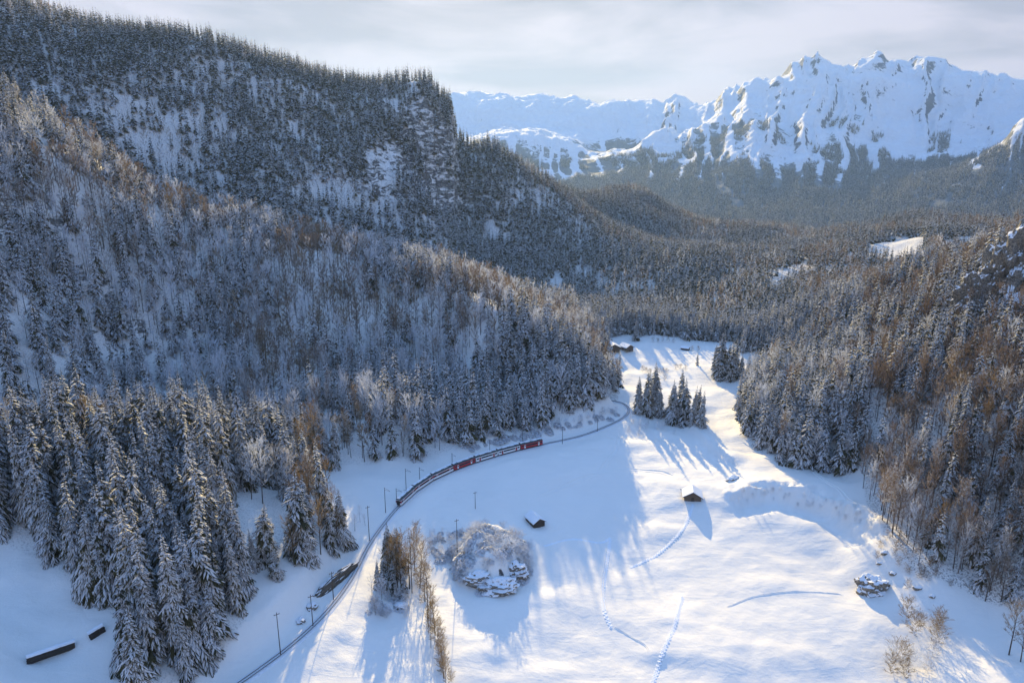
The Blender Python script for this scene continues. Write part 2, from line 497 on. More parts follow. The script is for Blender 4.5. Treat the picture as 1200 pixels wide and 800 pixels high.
# behind that crest: a dip, then the cliff mountain
wp((60, 470, 8), (0, 560, 25), (-60, 650, 40))
gd((690, 350, 720, 20), (640, 335, 800, 16), (560, 310, 800, 12), (480, 300, 740, 12), (400, 290, 720, 12), (300, 275, 730, 12), (200, 262, 740, 12), (100, 225, 760, 12), (0, 190, 760, 12))
gd((535, 122, 1120, 14), (515, 97, 1080, 16), (505, 98, 1070, 14), (470, 82, 1050, 26), (435, 80, 1035, 34), (400, 76, 1020, 36), (340, 60, 1000, 32), (290, 44, 1000, 32), (240, 24, 1000, 30), (180, 12, 1000, 34), (120, 4, 1010, 36), (0, -30, 1000, 36), (-150, -90, 980, 20),
   (545, 150, 1150, 14), (575, 188, 1180, 14), (600, 207, 1200, 16), (640, 226, 1250, 16))
gd((470, 130, 990, 8), (400, 130, 960, 14), (470, 200, 900, 8), (400, 200, 860, 14), (520, 220, 960, 10), (570, 260, 960, 12), (300, 120, 920, 16), (200, 90, 920, 16), (100, 60, 920, 16), (300, 190, 820, 16),
   (0, 40, 920, 16))
wp((-60, 1400, 80), (-300, 1400, 170), (-140, 1300, 150), (20, 1250, 50), (-550, 1250, 210), (-800, 1400, 290), (-1200, 900, 480), (-1000, 300, 240), (-500, 200, 110), (-1500, 1600, 450), (120, 1500, 50), (0, 1350, 80), (-500, 2200, 300), (-100, 2200, 60))
# middle wood and rolling low ridges beyond
gd((700, 345, 690, 20), (800, 350, 660, 22), (880, 360, 640, 22), (720, 300, 900, 20), (800, 300, 880, 20), (860, 318, 820, 20), (900, 330, 800, 0), (930, 322, 840, 0), (945, 312, 900, 0),
   (960, 314, 800, 20), (1000, 307, 800, 20), (1050, 306, 790, 20), (1090, 318, 760, 18),
   (1010, 301, 980, 0), (1060, 296, 1060, 0), (1080, 283, 1100, 0), (1125, 293, 1000, 0), (1185, 290, 1050, 0), (1160, 282, 1150, 0),
   (730, 262, 1200, 18), (800, 275, 1150, 18), (870, 285, 1120, 18), (950, 285, 1150, 18),
   (680, 226, 1450, 16), (740, 216, 1550, 16), (790, 240, 1550, 16), (820, 256, 1500, 16), (860, 262, 1550, 16), (920, 268, 1500, 16), (1000, 270, 1500, 16), (1050, 258, 1450, 16), (1100, 252, 1400, 16), (1140, 266, 1450, 14), (1200, 266, 1450, 14),
   (1300, 255, 1400, 14))
wp((150, 2200, -60), (500, 2200, -100), (1000, 2200, -100), (1800, 2000, -60), (100, 3200, -210), (900, 3200, -210), (-900, 3200, 100), (2200, 3000, -150), (1500, 1200, 140), (1800, 0, 250))
# right hill
gz((905, 525, 3), (980, 543, 4), (1025, 570, 7), (1055, 640, 3), (1100, 684, 0), (1200, 704, 2), (1290, 700, 14), (885, 470, 4), (880, 430, 4))
gd((950, 352, 560, 20), (1000, 338, 545, 20), (1050, 322, 530, 20), (1120, 302, 500, 20), (1200, 262, 450, 18), (1300, 230, 440, 18),
   (900, 400, 520, 20), (1000, 430, 375, 24), (1100, 430, 360, 22), (1200, 440, 330, 20), (1100, 540, 308, 22), (1200, 560, 296, 22), (1060, 380, 440, 20), (1300, 500, 290, 22), (1160, 360, 415, 12), (1200, 385, 385, 8))
wp((330, 620, 40), (450, 620, 70), (700, 500, 120), (700, 200, 60), (400, 100, 20), (250, 740, 12))
# below and behind the camera
wp((0, 60, -8), (60, 110, -10), (-60, 100, 2), (-120, 60, 16), (120, 60, -8), (0, -60, -8), (-150, -100, 20), (200, -100, 0), (0, -400, 0), (-600, -600, 120), (600, -600, 60), (0, -1500, 40), (-1500, -1500, 200),
   (1500, -1500, 150), (0, -3000, 60), (-3000, 100, 400), (3000, 100, 300))
cps = np.array(cps)

def uv(x, y):
    return np.arctan2(x, y), np.log(np.hypot(x, y) + 1e-6)
class RBF:
    def __init__(s, P, c=0.035, smooth=2e-5):
        u, v = uv(P[:, 0], P[:, 1]); s.u, s.v, s.c = u, v, c
        n = len(P)
        r = np.sqrt((u[:, None] - u) ** 2 + (v[:, None] - v) ** 2 + c * c)
        A = np.zeros((n + 3, n + 3)); A[:n, :n] = -r + 0 * smooth; A[:n, :n] += np.eye(n) * smooth * -50
        Pm = np.stack([np.ones(n), u, v], 1); A[:n, n:] = Pm; A[n:, :n] = Pm.T
        s.w = np.linalg.solve(A, np.concatenate([P[:, 2], np.zeros(3)]))
    def __call__(s, x, y):
        u, v = uv(x, y); sh = u.shape; u = u.ravel(); v = v.ravel(); o = np.empty(u.shape)
        n = len(s.u)
        for i in range(0, len(u), 60000):
            a, b = u[i:i + 60000], v[i:i + 60000]
            r = np.sqrt((a[:, None] - s.u.astype(np.float32)) ** 2 + (b[:, None] - s.v.astype(np.float32)) ** 2 + s.c ** 2)
            o[i:i + 60000] = -r @ s.w[:n] + s.w[n] + a * s.w[n + 1] + b * s.w[n + 2]
        return o.reshape(sh)
rbf = RBF(cps)

def W(px, py, z=0):
    p = at_z(px, py, z); return (p[0], p[1])
BANK = [W(848, 590, -3), W(868, 578, 0), W(905, 573, 1), W(950, 580, 2), W(985, 592, 3), W(1015, 612, 3), W(1035, 632, 3)]
KNOB = at_z(575, 655, -4)
BERM = [W(790, 470, 0), W(812, 500, -1), W(842, 533, -2), W(852, 541, -2)]

def height(x, y):
    z = rbf(x, y)
    d = np.hypot(x, y)
    td, side, al, tot = poly_dist(x, y, TRACK[::3])
    hill = sstep(14, 60, z)
    # relief: gentle in the meadows, rougher on the wooded hills and the cliff
    calm = 1 - .8 * sstep(930, 1000, d) * (1 - sstep(1200, 1300, d)) * sstep(-700, -600, x) * (1 - sstep(40, 90, x))
    z = z + calm * fbm(x / 60, y / 60, 4, 3) * (4.2 + 12 * hill) + fbm(x / 14, y / 14, 3, 9) * (0.6 + 2.2 * hill) + fbm(x / 34, y / 24, 3, 13) * 4.0 * (1 - hill)
    cliff = sstep(760, 900, d) * (1 - sstep(1150, 1250, d)) * sstep(-900, -500, x) * (1 - sstep(0, 80, x))
    crag = np.exp(-((x + 190 - (d - 950) * .35) / 110) ** 2)
    z = z + calm * cliff * (ridged(x / 90, y / 150, 5, 21) * (12 + 8 * crag))
    az_ = np.degrees(np.arctan2(x, y))
    z = z - 42 * sstep(-4.85, -4.35, az_) * (1 - sstep(-3.6, -1.2, az_)) * sstep(930, 1010, d) * (1 - sstep(1250, 1400, d))
    far = sstep(600, 1100, d)
    z = z + calm * far * fbm(x / 180, y / 180, 4, 31) * 40
    # snow bank right of the barn
    bd, bs, ba, bt = poly_dist(x, y, BANK)
    fade = sstep(0, 8, ba) * (1 - sstep(bt - 10, bt, ba)) * (0.75 + 0.5 * vnoise(ba / 9, ba * 0, 5))
    low = (bs < 0)
    z = z + fade * (np.where(low, -3.8 * np.exp(-((bd - 6) / 6.5) ** 2) * sstep(0, 6, bd), 2.4 * np.exp(-(bd / 9.0) ** 2)) + fbm(x / 4.5, y / 4.5, 3, 88) * 5.0 * np.exp(-((bd - 2) / 5) ** 2))
    # ridge behind the sunlit strip by the middle spruces
    bd, bs, ba, bt = poly_dist(x, y, BERM)
    z = z + np.where(bs > 0, 3.0 * np.exp(-(bd / 9) ** 2), 3.0 * np.exp(-(bd / 3.0) ** 2)) * sstep(0, 10, ba)
    # rocky knob with frosted brush
    kx, ky = (x - KNOB[0]), (y - KNOB[1])
    kr = np.hypot(kx / 17.0, ky / 22.0) * (1 + 0.25 * fbm(x / 9, y / 9, 3, 55))
    z = z + 9.5 * (1 - sstep(0.35, 1.0, kr)) + (1 - sstep(0.8, 1.2, kr)) * fbm(x / 5, y / 5, 4, 77) * 4
    # hedge bank strip running to the bottom edge
    # railway bench: level formation, a cutting on the uphill side
    bw_ = sstep(4.0, 15.0, td)
    nearm = (td < 15) & (y > 60)
    z = np.where(nearm, -0.25 * (1 - bw_) + z * bw_, z)
    return z

# polar grid round the camera's foot; fine in front, coarse behind
az_f = np.radians(np.linspace(-48, 48, 640))
az_b = np.radians(np.linspace(48, 312, 70))[1:-1]
AZ = np.concatenate([az_f, az_b])
RD = np.concatenate([np.geomspace(3, 125, 26)[:-1], np.geomspace(125, 900, 400)[:-1], np.geomspace(900, 3000, 150)[:-1], np.geomspace(3000, 14000, 14)])
AA, DD = np.meshgrid(AZ, RD, indexing='ij')
GX, GY = np.sin(AA) * DD, np.cos(AA) * DD
GZ = height(GX, GY)
GZ = np.where(DD > 3000, GZ * (1 - sstep(3000, 5000, DD)) - 260 * sstep(3000, 5000, DD), GZ)
nA, nR = GX.shape
LRD = np.log(RD)
def ground(x, y):
    """height of the terrain mesh at world x, y"""
    x = np.asarray(x, float); y = np.asarray(y, float)
    a = np.arctan2(x, y); a = np.where(a < AZ[0], a + 2 * math.pi, a)
    d = np.clip(np.hypot(x, y), RD[0], RD[-1] * 0.999)
    i = np.clip(np.searchsorted(AZ, a) - 1, 0, nA - 2)
    j = np.clip(np.searchsorted(RD, d) - 1, 0, nR - 2)
    fa = np.clip((a - AZ[i]) / (AZ[i + 1] - AZ[i]), 0, 1); fd = (d - RD[j]) / (RD[j + 1] - RD[j])
    return (GZ[i, j] * (1 - fa) + GZ[i + 1, j] * fa) * (1 - fd) + (GZ[i, j + 1] * (1 - fa) + GZ[i + 1, j + 1] * fa) * fd
def gslope(x, y, e=4.0):
    zx = (ground(x + e, y) - ground(x - e, y)) / (2 * e); zy = (ground(x, y + e) - ground(x, y - e)) / (2 * e)
    return np.hypot(zx, zy)
def cast(px, py, dmax=2900):
    """first terrain point along the ray"""
    r = ray(px, py); h = math.hypot(r[0], r[1])
    ds = np.geomspace(110, dmax, 900)
    t = ds / h
    X, Y, Z = r[0] * t, r[1] * t, CAM_H + r[2] * t
    g = ground(X, Y)
    k = np.argmax(Z < g)
    if Z[k] >= g[k]: k = len(ds) - 1
    return (float(X[k]), float(Y[k]), float(g[k]))
def cpoly(pts):
    return [cast(a, b)[:2] for a, b in pts]

# ------------------------------------------------------------------ where the open ground is
MEADOW = [(210, 960), (215, 806), (262, 768), (292, 722), (288, 660), (296, 640), (340, 652), (372, 648), (405, 634), (400, 615), (388, 600), (380, 560), (400, 545), (470, 540), (560, 520), (640, 500), (700, 478), (727, 462), (712, 430), (708, 396), (760, 392), (860, 400),
          (872, 415), (895, 418), (905, 440), (868, 455), (862, 490), (880, 525), (920, 543), (1010, 548), (1018, 600), (1050, 640), (1075, 678), (1130, 690), (1260, 705), (1400, 960)]
MEADOW_W = [at_z(a, b, 0)[:2] for a, b in MEADOW[:1]] + cpoly(MEADOW[1:-1]) + [at_z(*MEADOW[-1], 0)[:2]]
MEADOW_W = [(-110, 40)] + MEADOW_W[1:-1] + [(330, 120), (330, -60), (-110, -60)]
LEFTSLOPE = [(-160, 640), (0, 632), (60, 664), (112, 706), (146, 736), (150, 800), (150, 900)]
LEFT_W = cpoly(LEFTSLOPE[:-1]) + [(-60, 100), (-220, 60)]
NOTRACK = TRACK
OPEN_PATCHES = [cpoly(p) for p in (
    [(897, 338), (915, 318), (940, 308), (950, 312), (930, 328), (908, 342)],
    [(985, 306), (1020, 290), (1055, 279), (1080, 277), (1086, 308), (1040, 308)],
    [(1098, 306), (1104, 284), (1135, 277), (1200, 277), (1200, 300), (1140, 309)],
    [(430, 178), (470, 172), (480, 195), (450, 240), (435, 225)], [(495, 190), (520, 200), (535, 250), (510, 250)],
    [(640, 330), (655, 320), (662, 340), (645, 350)],
    [(1130, 345), (1200, 300), (1260, 300), (1260, 385), (1150, 385)],
    [(280, 600), (335, 590), (345, 640), (330, 700), (300, 690)],
    [(1015, 500), (1035, 495), (1050, 545), (1020, 548)],
)]

litter = np.zeros(GX.shape)
mask_open = inside(GX, GY, MEADOW_W) | inside(GX, GY, LEFT_W)
litter = np.where(mask_open, 0.0, np.where((GX > 60) & (DD < 700), 0.8, np.where(DD > 700, .75, .3))) * (DD > 100)

F = []
ii, jj = np.meshgrid(np.arange(nA), np.arange(nR - 1), indexing='ij')
i2 = (ii + 1) % nA
F = np.stack([ii * nR + jj, ii * nR + jj + 1, i2 * nR + jj + 1, i2 * nR + jj], -1).reshape(-1, 4)
V = np.stack([GX, GY, GZ], -1).reshape(-1, 3)
V = np.concatenate([V, [[0, 0, float(GZ[:, 0].mean())]]])
gm = mesh_np('ground', V, F, [M['ground']])
# close the hole below the camera
at = gm.attributes.new('litter', 'FLOAT', 'POINT')
at.data.foreach_set('value', np.concatenate([litter.ravel(), [0]]).astype(np.float32))
a2 = gm.attributes.new('craggy', 'FLOAT', 'POINT')
kd_ = np.hypot((GX - KNOB[0]) / 20, (GY - KNOB[1]) / 24)
crg = np.where(mask_open, 0.0, np.clip(sstep(300, 420, DD) * .55 + .25 + sstep(760, 850, DD) * .3, 0, 1)) + ((kd_ < 1.15) & (GY < KNOB[1] - 9)) * .9
crg = np.clip(crg, 0, 1) + .7 * np.exp(-((GX + 130 - (DD - 950) * .35) / 90) ** 2) * sstep(820, 900, DD) * (1 - sstep(1120, 1200, DD)) * (DD > 800)
a2.data.foreach_set('value', np.concatenate([np.clip(crg, 0, 2).ravel(), [0]]).astype(np.float32))
link('ground', gm, kind='structure')
mb = MB()
for i in range(nA):
    a, b = V[i * nR], V[((i + 1) % nA) * nR]
    mb.tri(tuple(V[-1]), tuple(b), tuple(a))
mb.build('ground', M['ground'], kind='structure')

# ------------------------------------------------------------------ far mountains
mc = []
def md(*pts):
    for px, py, d in pts: mc.append(at_d(px, py, d))
# far left range skyline
md((430, 120, 7200), (480, 112, 7200), (540, 112, 7200), (552, 108, 7200), (575, 112, 7200), (600, 112, 7200), (630, 113, 7100), (680, 115, 7000), (705, 124, 7000), (740, 119, 6900), (765, 117, 6800), (800, 122, 6700), (840, 117, 6500))
md((560, 160, 6000), (640, 150, 6100), (720, 155, 6100), (600, 153, 5600), (570, 165, 5200), (650, 155, 5400), (690, 178, 5200), (720, 178, 5500), (620, 195, 4700), (560, 200, 4600), (700, 205, 4500), (660, 215, 4300))
md((450, 170, 5600), (350, 150, 6000))
# right massif: ridge from the sharp peak down to the left
md((865, 105, 6200), (880, 95, 6200), (888, 89, 6200), (897, 98, 6200), (905, 102, 6300), (925, 80, 6300), (940, 72, 6300), (957, 68, 6300), (975, 76, 6300), (994, 82, 6350), (1000, 86, 6400), (1015, 75, 6350), (1032, 76, 6300), (1050, 82, 6350), (1060, 86, 6400),
   (1075, 80, 6500), (1090, 68, 6500), (1105, 68, 6500), (1115, 78, 6500), (1140, 86, 6500), (1180, 92, 6500), (1200, 100, 6500), (1260, 110, 6400), (1400, 110, 6300))
md((850, 128, 6000), (820, 150, 5500), (770, 160, 5300), (735, 178, 5000), (708, 200, 4700), (860, 160, 5200), (900, 150, 5000), (930, 165, 4800), (950, 190, 4500), (880, 190, 4400), (820, 195, 4400), (980, 120, 5600), (1020, 130, 5700), (1050, 170, 5400), (1100, 120, 5900),
   (1080, 190, 5000), (1150, 150, 5700), (1130, 200, 4600), (1000, 190, 4700), (1040, 200, 4600))
md((1195, 150, 4300), (1165, 180, 4200), (1145, 198, 4000), (1230, 130, 4300), (1280, 120, 4300), (1200, 200, 4000))
# wooded foot
md((760, 215, 4100), (840, 215, 4000), (900, 225, 3900), (960, 225, 3900), (1050, 225, 3900), (1150, 225, 3700), (1250, 225, 3700), (600, 235, 3900), (680, 240, 3700), (500, 230, 4000), (350, 240, 4000))
md((400, 290, 2900), (500, 290, 2900), (600, 285, 2900), (700, 285, 2900), (800, 283, 2900), (900, 283, 2900), (1000, 283, 2900), (1100, 283, 2900), (1200, 283, 2900), (1300, 283, 2900), (1450, 283, 2900))
for px in (350, 500, 600, 700, 800, 900, 1000, 1100, 1200, 1350):
    md((px, 180, 9000))
for p_ in list(mc):
    r_ = math.hypot(p_[0], p_[1])
    if p_[2] > 900 and r_ > 6150:
        k_ = (r_ + 420) / r_; mc.append(np.array([p_[0] * k_, p_[1] * k_, p_[2] - 60]))
        k_ = (r_ - 330) / r_; mc.append(np.array([p_[0] * k_ + 30, p_[1] * k_, p_[2] - 170]))
mc = np.array(mc)
mrbf = RBF(mc, c=0.012, smooth=1e-6)
mAZ = np.radians(np.linspace(-24, 50, 560)); mRD = np.linspace(2700, 9000, 330)
mA, mD = np.meshgrid(mAZ, mRD, indexing='ij')
MX, MY = np.sin(mA) * mD, np.cos(mA) * mD
MZ = mrbf(MX, MY)
alt = sstep(-150, 500, MZ)
warp = fbm(MX / 900, MY / 900, 3, 60) * 1.2
MZ = MZ + alt * (ridged(MX / 760 + warp, MY / 760 + warp, 7, 40, 0.6) * 85 * (1 - .6 * sstep(800, 1150, MZ))) + ridged(MX / 320 + warp, MY / 420, 5, 50, 0.6) * (20 + 26 * alt) - 20
rw = fbm(MX / 420, MY / 420, 3, 61)
rib = 1 - np.abs(2 * vnoise(mA * 30 + rw * 1.0, mD / 1500 + 4, 62) - 1)
rib2 = 1 - np.abs(2 * vnoise(mA * 78 + rw * 1.6, mD / 700 + 9, 63) - 1)
MZ = MZ + ((rib ** 1.6 - .4) * 95 * alt + (rib2 ** 1.5 - .4) * 34 * (.25 + alt)) * (.35 + .65 * sstep(math.radians(6), math.radians(14), mA))
MZ = MZ + ridged(MX / 130, MY / 130, 4, 82, .6) * (8 + 26 * alt)
V = np.stack([MX, MY, MZ], -1).reshape(-1, 3)
ii, jj = np.meshgrid(np.arange(560 - 1), np.arange(330 - 1), indexing='ij')
F = np.stack([ii * 330 + jj, (ii + 1) * 330 + jj, (ii + 1) * 330 + jj + 1, ii * 330 + jj + 1], -1).reshape(-1, 4)[:, ::-1]
F = F.copy()
mm = mesh_np('mountain', V, F, [M['mountain']])
mforest = (1 - sstep(40, 520, MZ + 560 * fbm(MX / 500, MY / 500, 4, 91))) - .55 * sstep(.72, .9, rib2) * sstep(-100, 150, MZ)
mrock = sstep(650, 1000, MZ)
for nm, arr in (('forest', mforest), ('rock', mrock)):
    a_ = mm.attributes.new(nm, 'FLOAT', 'POINT'); a_.data.foreach_set('value', arr.ravel().astype(np.float32))
link('mountain', mm, kind='structure')
# ------------------------------------------------------------------ tree meshes
def spruce_mesh(name, H, Rb, whorls, nb, lod, seed, snow=0.8):
    """crown of drooping boughs, each a fan of narrow sprays with snow lying on them"""
    r = random.Random(seed); mb = MB()
    ga = r.random() * 6.28
    lob = [(r.uniform(0, 6.28), r.uniform(.06, .22), r.uniform(.5, 3.0), r.randint(1, 3)) for _ in range(4)]
    def lance(p, dx, dy, l, w_, drp, sn):
        """one spray from p heading dx,dy, length l, half width w_, falling by drp"""
        nx, ny = -dy, dx
        m = (p[0] + dx * l * .55, p[1] + dy * l * .55, p[2] - drp * l * .38)
        e = (p[0] + dx * l, p[1] + dy * l, p[2] - drp * l)
        lft = (m[0] + nx * w_, m[1] + ny * w_, m[2] - .55 * w_); rgt = (m[0] - nx * w_, m[1] - ny * w_, m[2] - .55 * w_)
        mb.quad(p, lft, e, m, 0); mb.quad(p, m, e, rgt, 0)
        if sn:
            k = r.uniform(.62, .9) if lod == 0 else r.uniform(.8, 1.05); u = .09 + .05 * l
            p2 = (p[0], p[1], p[2] + u); m2 = (m[0], m[1], m[2] + u * 1.4); e2 = (e[0] - dx * .06 * l, e[1] - dy * .06 * l, e[2] + u)
            l2 = (m[0] + nx * w_ * k, m[1] + ny * w_ * k, m[2] - .5 * w_ * k + u * .4); r2 = (m[0] - nx * w_ * k, m[1] - ny * w_ * k, m[2] - .5 * w_ * k + u * .4)
            mb.quad(p2, l2, e2, m2, 1); mb.quad(p2, m2, e2, r2, 1)
    for i in range(whorls):
        f = (i + 0.5) / whorls
        z0 = H * (0.05 + 0.94 * f ** 0.95)
        base = Rb * ((1 - f) ** 0.7) + 0.15
        n = nb if f < 0.8 else max(4, nb - 3)
        for k in range(n):
            ga += 2.399 + r.uniform(-.3, .3)
            lf = 1 + sum(a_ * math.sin(q_ * ga + ph + f * 9 * w_) for ph, a_, w_, q_ in lob)
            ln = base * r.uniform(0.7, 1.15) * max(.45, lf)
            if r.random() < 0.06: ln *= 0.5
            ca, sa = math.cos(ga), math.sin(ga)
            zz = z0 + r.uniform(-.5, .5) * H / whorls
            dr = (0.75 - 0.55 * f) * r.uniform(0.7, 1.3)
            sn = r.random() < snow
            if lod == 2:
                lance((0, 0, zz), ca, sa, ln, .46 * ln + .1, dr, sn); continue
            # the bough itself, then side sprays along it
            lance((ca * .1, sa * .1, zz), ca, sa, ln, .10 * ln + .10, dr, sn)
            ns = 6 if lod == 0 else 3
            if f > .85: ns = 2
            for q in range(ns):
                t = .22 + .7 * (q + r.random() * .8) / ns; sg = 1 if q % 2 else -1
                p = (ca * ln * t, sa * ln * t, zz - dr * ln * (t * .69 if t < .55 else .38 + (t - .55) * 1.38) + .02)
                aa = ga + sg * r.uniform(.35, 1.0); l_ = ln * (.62 - .35 * t) * r.uniform(.8, 1.3)
                lance(p, math.cos(aa), math.sin(aa), l_, (.20 if lod == 0 else .30) * l_ + .07, dr * r.uniform(.9, 1.6) + .25, sn and r.random() < .85)
    mb.tube((0, 0, H * 0.93), (0, 0, H * 1.02), 0.12, 0.02, 3, 0)
    return mb.mesh(name, [M['needle'], M['crown_snow']])
def stem_mesh(name, H, r0, mat, n=6, top=0.92):
    mb = MB()
    mb.tube((0, 0, -1.5), (0, 0, H * 0.5), r0, r0 * 0.6, n); mb.tube((0, 0, H * 0.5), (0, 0, H * top), r0 * 0.6, r0 * 0.12, n)
    return mb.mesh(name, [mat], True)
def bare_mesh(name, H, Rc, lod, seed, mat, dense=1.0, low=0.32):
    """twigs as tapered strips; returns crown mesh (limbs, boughs and twigs)"""
    r = random.Random(seed); mb = MB()
    def strip(a, b, w0, w1):
        d = (b - a); s = d.cross(Vector((r.uniform(-1, 1), r.uniform(-1, 1), r.uniform(-1, 1))))
        if s.length < 1e-6: return
        s.normalize()
        mb.quad(tuple(a - s * w0), tuple(a + s * w0), tuple(b + s * w1), tuple(b - s * w1), 0)
    n1 = {0: 20, 1: 11, 2: 7}[lod]; n2 = {0: 8, 1: 6, 2: 5}[lod]; n3 = {0: 7, 1: 5, 2: 0}[lod]
    n1 = int(n1 * dense)
    for i in range(n1):
        f = i / max(1, n1 - 1)
        z = H * (low + (0.9 - low) * f)
        env = math.sin(math.pi * min(1, 0.22 + 0.78 * (1 - f))) ** 0.6
        ln = Rc * (0.45 + 0.75 * env) * r.uniform(.8, 1.15)
        az = i * 2.399 + r.uniform(-.4, .4); el = R(28 + 45 * f + r.uniform(-8, 8))
        d = Vector((math.cos(az) * math.cos(el), math.sin(az) * math.cos(el), math.sin(el)))
        a = Vector((0, 0, z)); b = a + d * ln * 0.5 ; d2 = (d + Vector((0, 0, 0.35))).normalized(); c = b + d2 * ln * 0.55
        w_ = 0.13 if lod < 2 else 0.22
        strip(a, b, w_, w_ * .6); strip(b, c, w_ * .6, 0.03)
        for k in range(n2):
            t = r.uniform(0.25, 1.0); p = a.lerp(b, t * 2) if t < .5 else b.lerp(c, t * 2 - 1)
            e = (d + Vector((r.uniform(-1, 1), r.uniform(-1, 1), r.uniform(-.2, .9)))).normalized()
            l2 = ln * r.uniform(.28, .5); q = p + e * l2
            strip(p, q, {0: .05, 1: .09, 2: .26}[lod], {0: .02, 1: .04, 2: .08}[lod])
            for m_ in range(n3):
                t = r.uniform(.2, 1); s_ = p.lerp(q, t)
                e2 = (e + Vector((r.uniform(-1, 1), r.uniform(-1, 1), r.uniform(-.4, .9)))).normalized()
                strip(s_, s_ + e2 * l2 * r.uniform(.3, .6), {0: .045, 1: .10, 2: .1}[lod], 0.012 if lod == 0 else .03)
    return mb.mesh(name, [mat])

KINDS = ['spruce', 'frosted', 'bare', 'golden']
tmesh = {}   # (kind, lod) -> list of (trunk mesh, crown mesh, height)
def reg(kind, lod, trunk, crown, h): tmesh.setdefault((kind, lod), []).append((trunk, crown, h))
for i, (h, rb, sn) in enumerate([(33, 4.7, .98), (30, 4.0, .95), (35, 5.0, .85), (28, 4.4, .99), (31, 3.6, .7), (34, 3.9, .97), (26, 4.8, .9), (32, 4.4, .8)]):
    reg('spruce', 0, stem_mesh('trunk', h, 0.42, M['bark']), spruce_mesh('crown', h, rb, 30, 9, 0, 10 + i, sn), h)
for i, (h, rb, sn) in enumerate([(31, 4.7, .98), (29, 4.2, .93), (33, 4.4, .82), (27, 4.6, .98)]):
    reg('spruce', 1, stem_mesh('trunk', h, 0.40, M['bark'], 4), spruce_mesh('crown', h, rb, 18, 6, 1, 30 + i, sn), h)
for i, (h, rb, sn) in enumerate([(29, 4.6, .75), (27, 4.1, .5), (31, 4.3, .4)]):
    reg('spruce', 2, stem_mesh('trunk', h, 0.4, M['bark'], 3), spruce_mesh('crown', h, rb, 10, 5, 2, 50 + i, sn), h)
for kind, mt, tk in (('frosted', 'frost_twig', 'frost_bark'), ('bare', 'brown_twig', 'bark'), ('golden', 'gold_twig', 'bark')):
    for lod, hs in ((0, ((22, 5.2), (25, 5.8), (19, 4.9))), (1, ((22, 4.6), (24, 5.0), (19, 4.4))), (2, ((21, 4.8), (23, 5.0)))):
        for i, (h, rc) in enumerate(hs):
            reg(kind, lod, stem_mesh('trunk', h, 0.30, M[tk], 5 if lod == 0 else 3, .9), bare_mesh('crown', h, rc, lod, 70 + i + 10 * lod, M[mt]), h)

def bush_mesh(name, Rr, hh, n, seed, snow=.85):
    r = random.Random(seed); mb = MB()
    for k in range(n):
        a = r.uniform(0, 6.28); q = math.sqrt(r.random()); x, y = math.cos(a) * q * Rr, math.sin(a) * q * Rr
        z = hh * (1 - q * q) * r.uniform(.6, 1.05); ca, sa = math.cos(a + r.uniform(-.8, .8)), math.sin(a + r.uniform(-.8, .8))
        l = r.uniform(.45, 1.1); w_ = r.uniform(.16, .34); d = r.uniform(.1, 1.1)
        p = (x, y, z); m = (x + ca * l * .5, y + sa * l * .5, z - d * l * .4 + .1); e = (x + ca * l, y + sa * l, z - d * l)
        lf = (m[0] - sa * w_, m[1] + ca * w_, m[2] - .2); rt = (m[0] + sa * w_, m[1] - ca * w_, m[2] - .2)
        mb.quad(p, lf, e, m, 0); mb.quad(p, m, e, rt, 0)
        if r.random() < snow:
            u = .13
            mb.quad((p[0], p[1], p[2] + u), (lf[0], lf[1], lf[2] + u), (e[0], e[1], e[2] + u), (m[0], m[1], m[2] + u * 1.5), 1)
            mb.quad((p[0], p[1], p[2] + u), (m[0], m[1], m[2] + u * 1.5), (e[0], e[1], e[2] + u), (rt[0], rt[1], rt[2] + u), 1)
        if r.random() < .5:
            mb.tri((x * .6, y * .6, 0), (x * .6 + .08, y * .6, 0), (x * 1.1, y * 1.1, z + r.uniform(.2, .7)), 2)
    return mb.mesh(name, [M['rime'], M['crown_snow'], M['frost_twig']])
bushes = [bush_mesh('twigs', 1.7, 1.7, 90, 400 + i, .9 - .1 * (i % 2)) for i in range(4)]

# ------------------------------------------------------------------ where trees stand
def in_any(x, y, polys):
    m = np.zeros(np.shape(x), bool)
    for p in polys: m |= inside(x, y, p)
    return m
TR_S = TRACK[::4]
def scatter(x0, x1, y0, y1, step, seed):
    g = np.random.default_rng(seed)
    xs = np.arange(x0, x1, step); ys = np.arange(y0, y1, step)
    X, Y = np.meshgrid(xs, ys); X = X + g.uniform(-.48, .48, X.shape) * step; Y = Y + g.uniform(-.48, .48, Y.shape) * step
    return X.ravel(), Y.ravel()
XS, YS = [], []
for a in ((-520, 40, 90, 690, 5.2, 1), (40, 620, 90, 690, 4.3, 11), (-1150, 1250, 690, 1500, 5.6, 2), (-900, 1500, 1500, 1950, 8.0, 3), (-950, -520, 300, 760, 6.5, 4), (620, 900, 300, 760, 6.5, 5)):
    a_, b_ = scatter(*a); XS.append(a_); YS.append(b_)
TX, TY = np.concatenate(XS), np.concatenate(YS)
azs = np.degrees(np.arctan2(TX, TY)); DT = np.hypot(TX, TY)
keep = (np.abs(azs) < 44) & (DT > 105)
td, _, _, _ = poly_dist(TX, TY, TR_S)
keep &= td > 9
wob = fbm(TX / 12, TY / 12, 2, 8) * 9
keep &= ~inside(TX + wob, TY + wob, MEADOW_W) & ~inside(TX, TY, LEFT_W) & ~in_any(TX + wob * .6, TY, OPEN_PATCHES)
TX, TY, DT = TX[keep], TY[keep], DT[keep]
TZ = ground(TX, TY)
sl = gslope(TX, TY)
PX, PY, _ = project(np.stack([TX, TY, TZ], -1))
nz = fbm(TX / 70, TY / 70, 3, 200); nf = fbm(TX / 22, TY / 22, 2, 210)
U = rng.random(len(TX)); U2 = rng.random(len(TX))
left = TX < 20
nearA = (DT < 330) & left
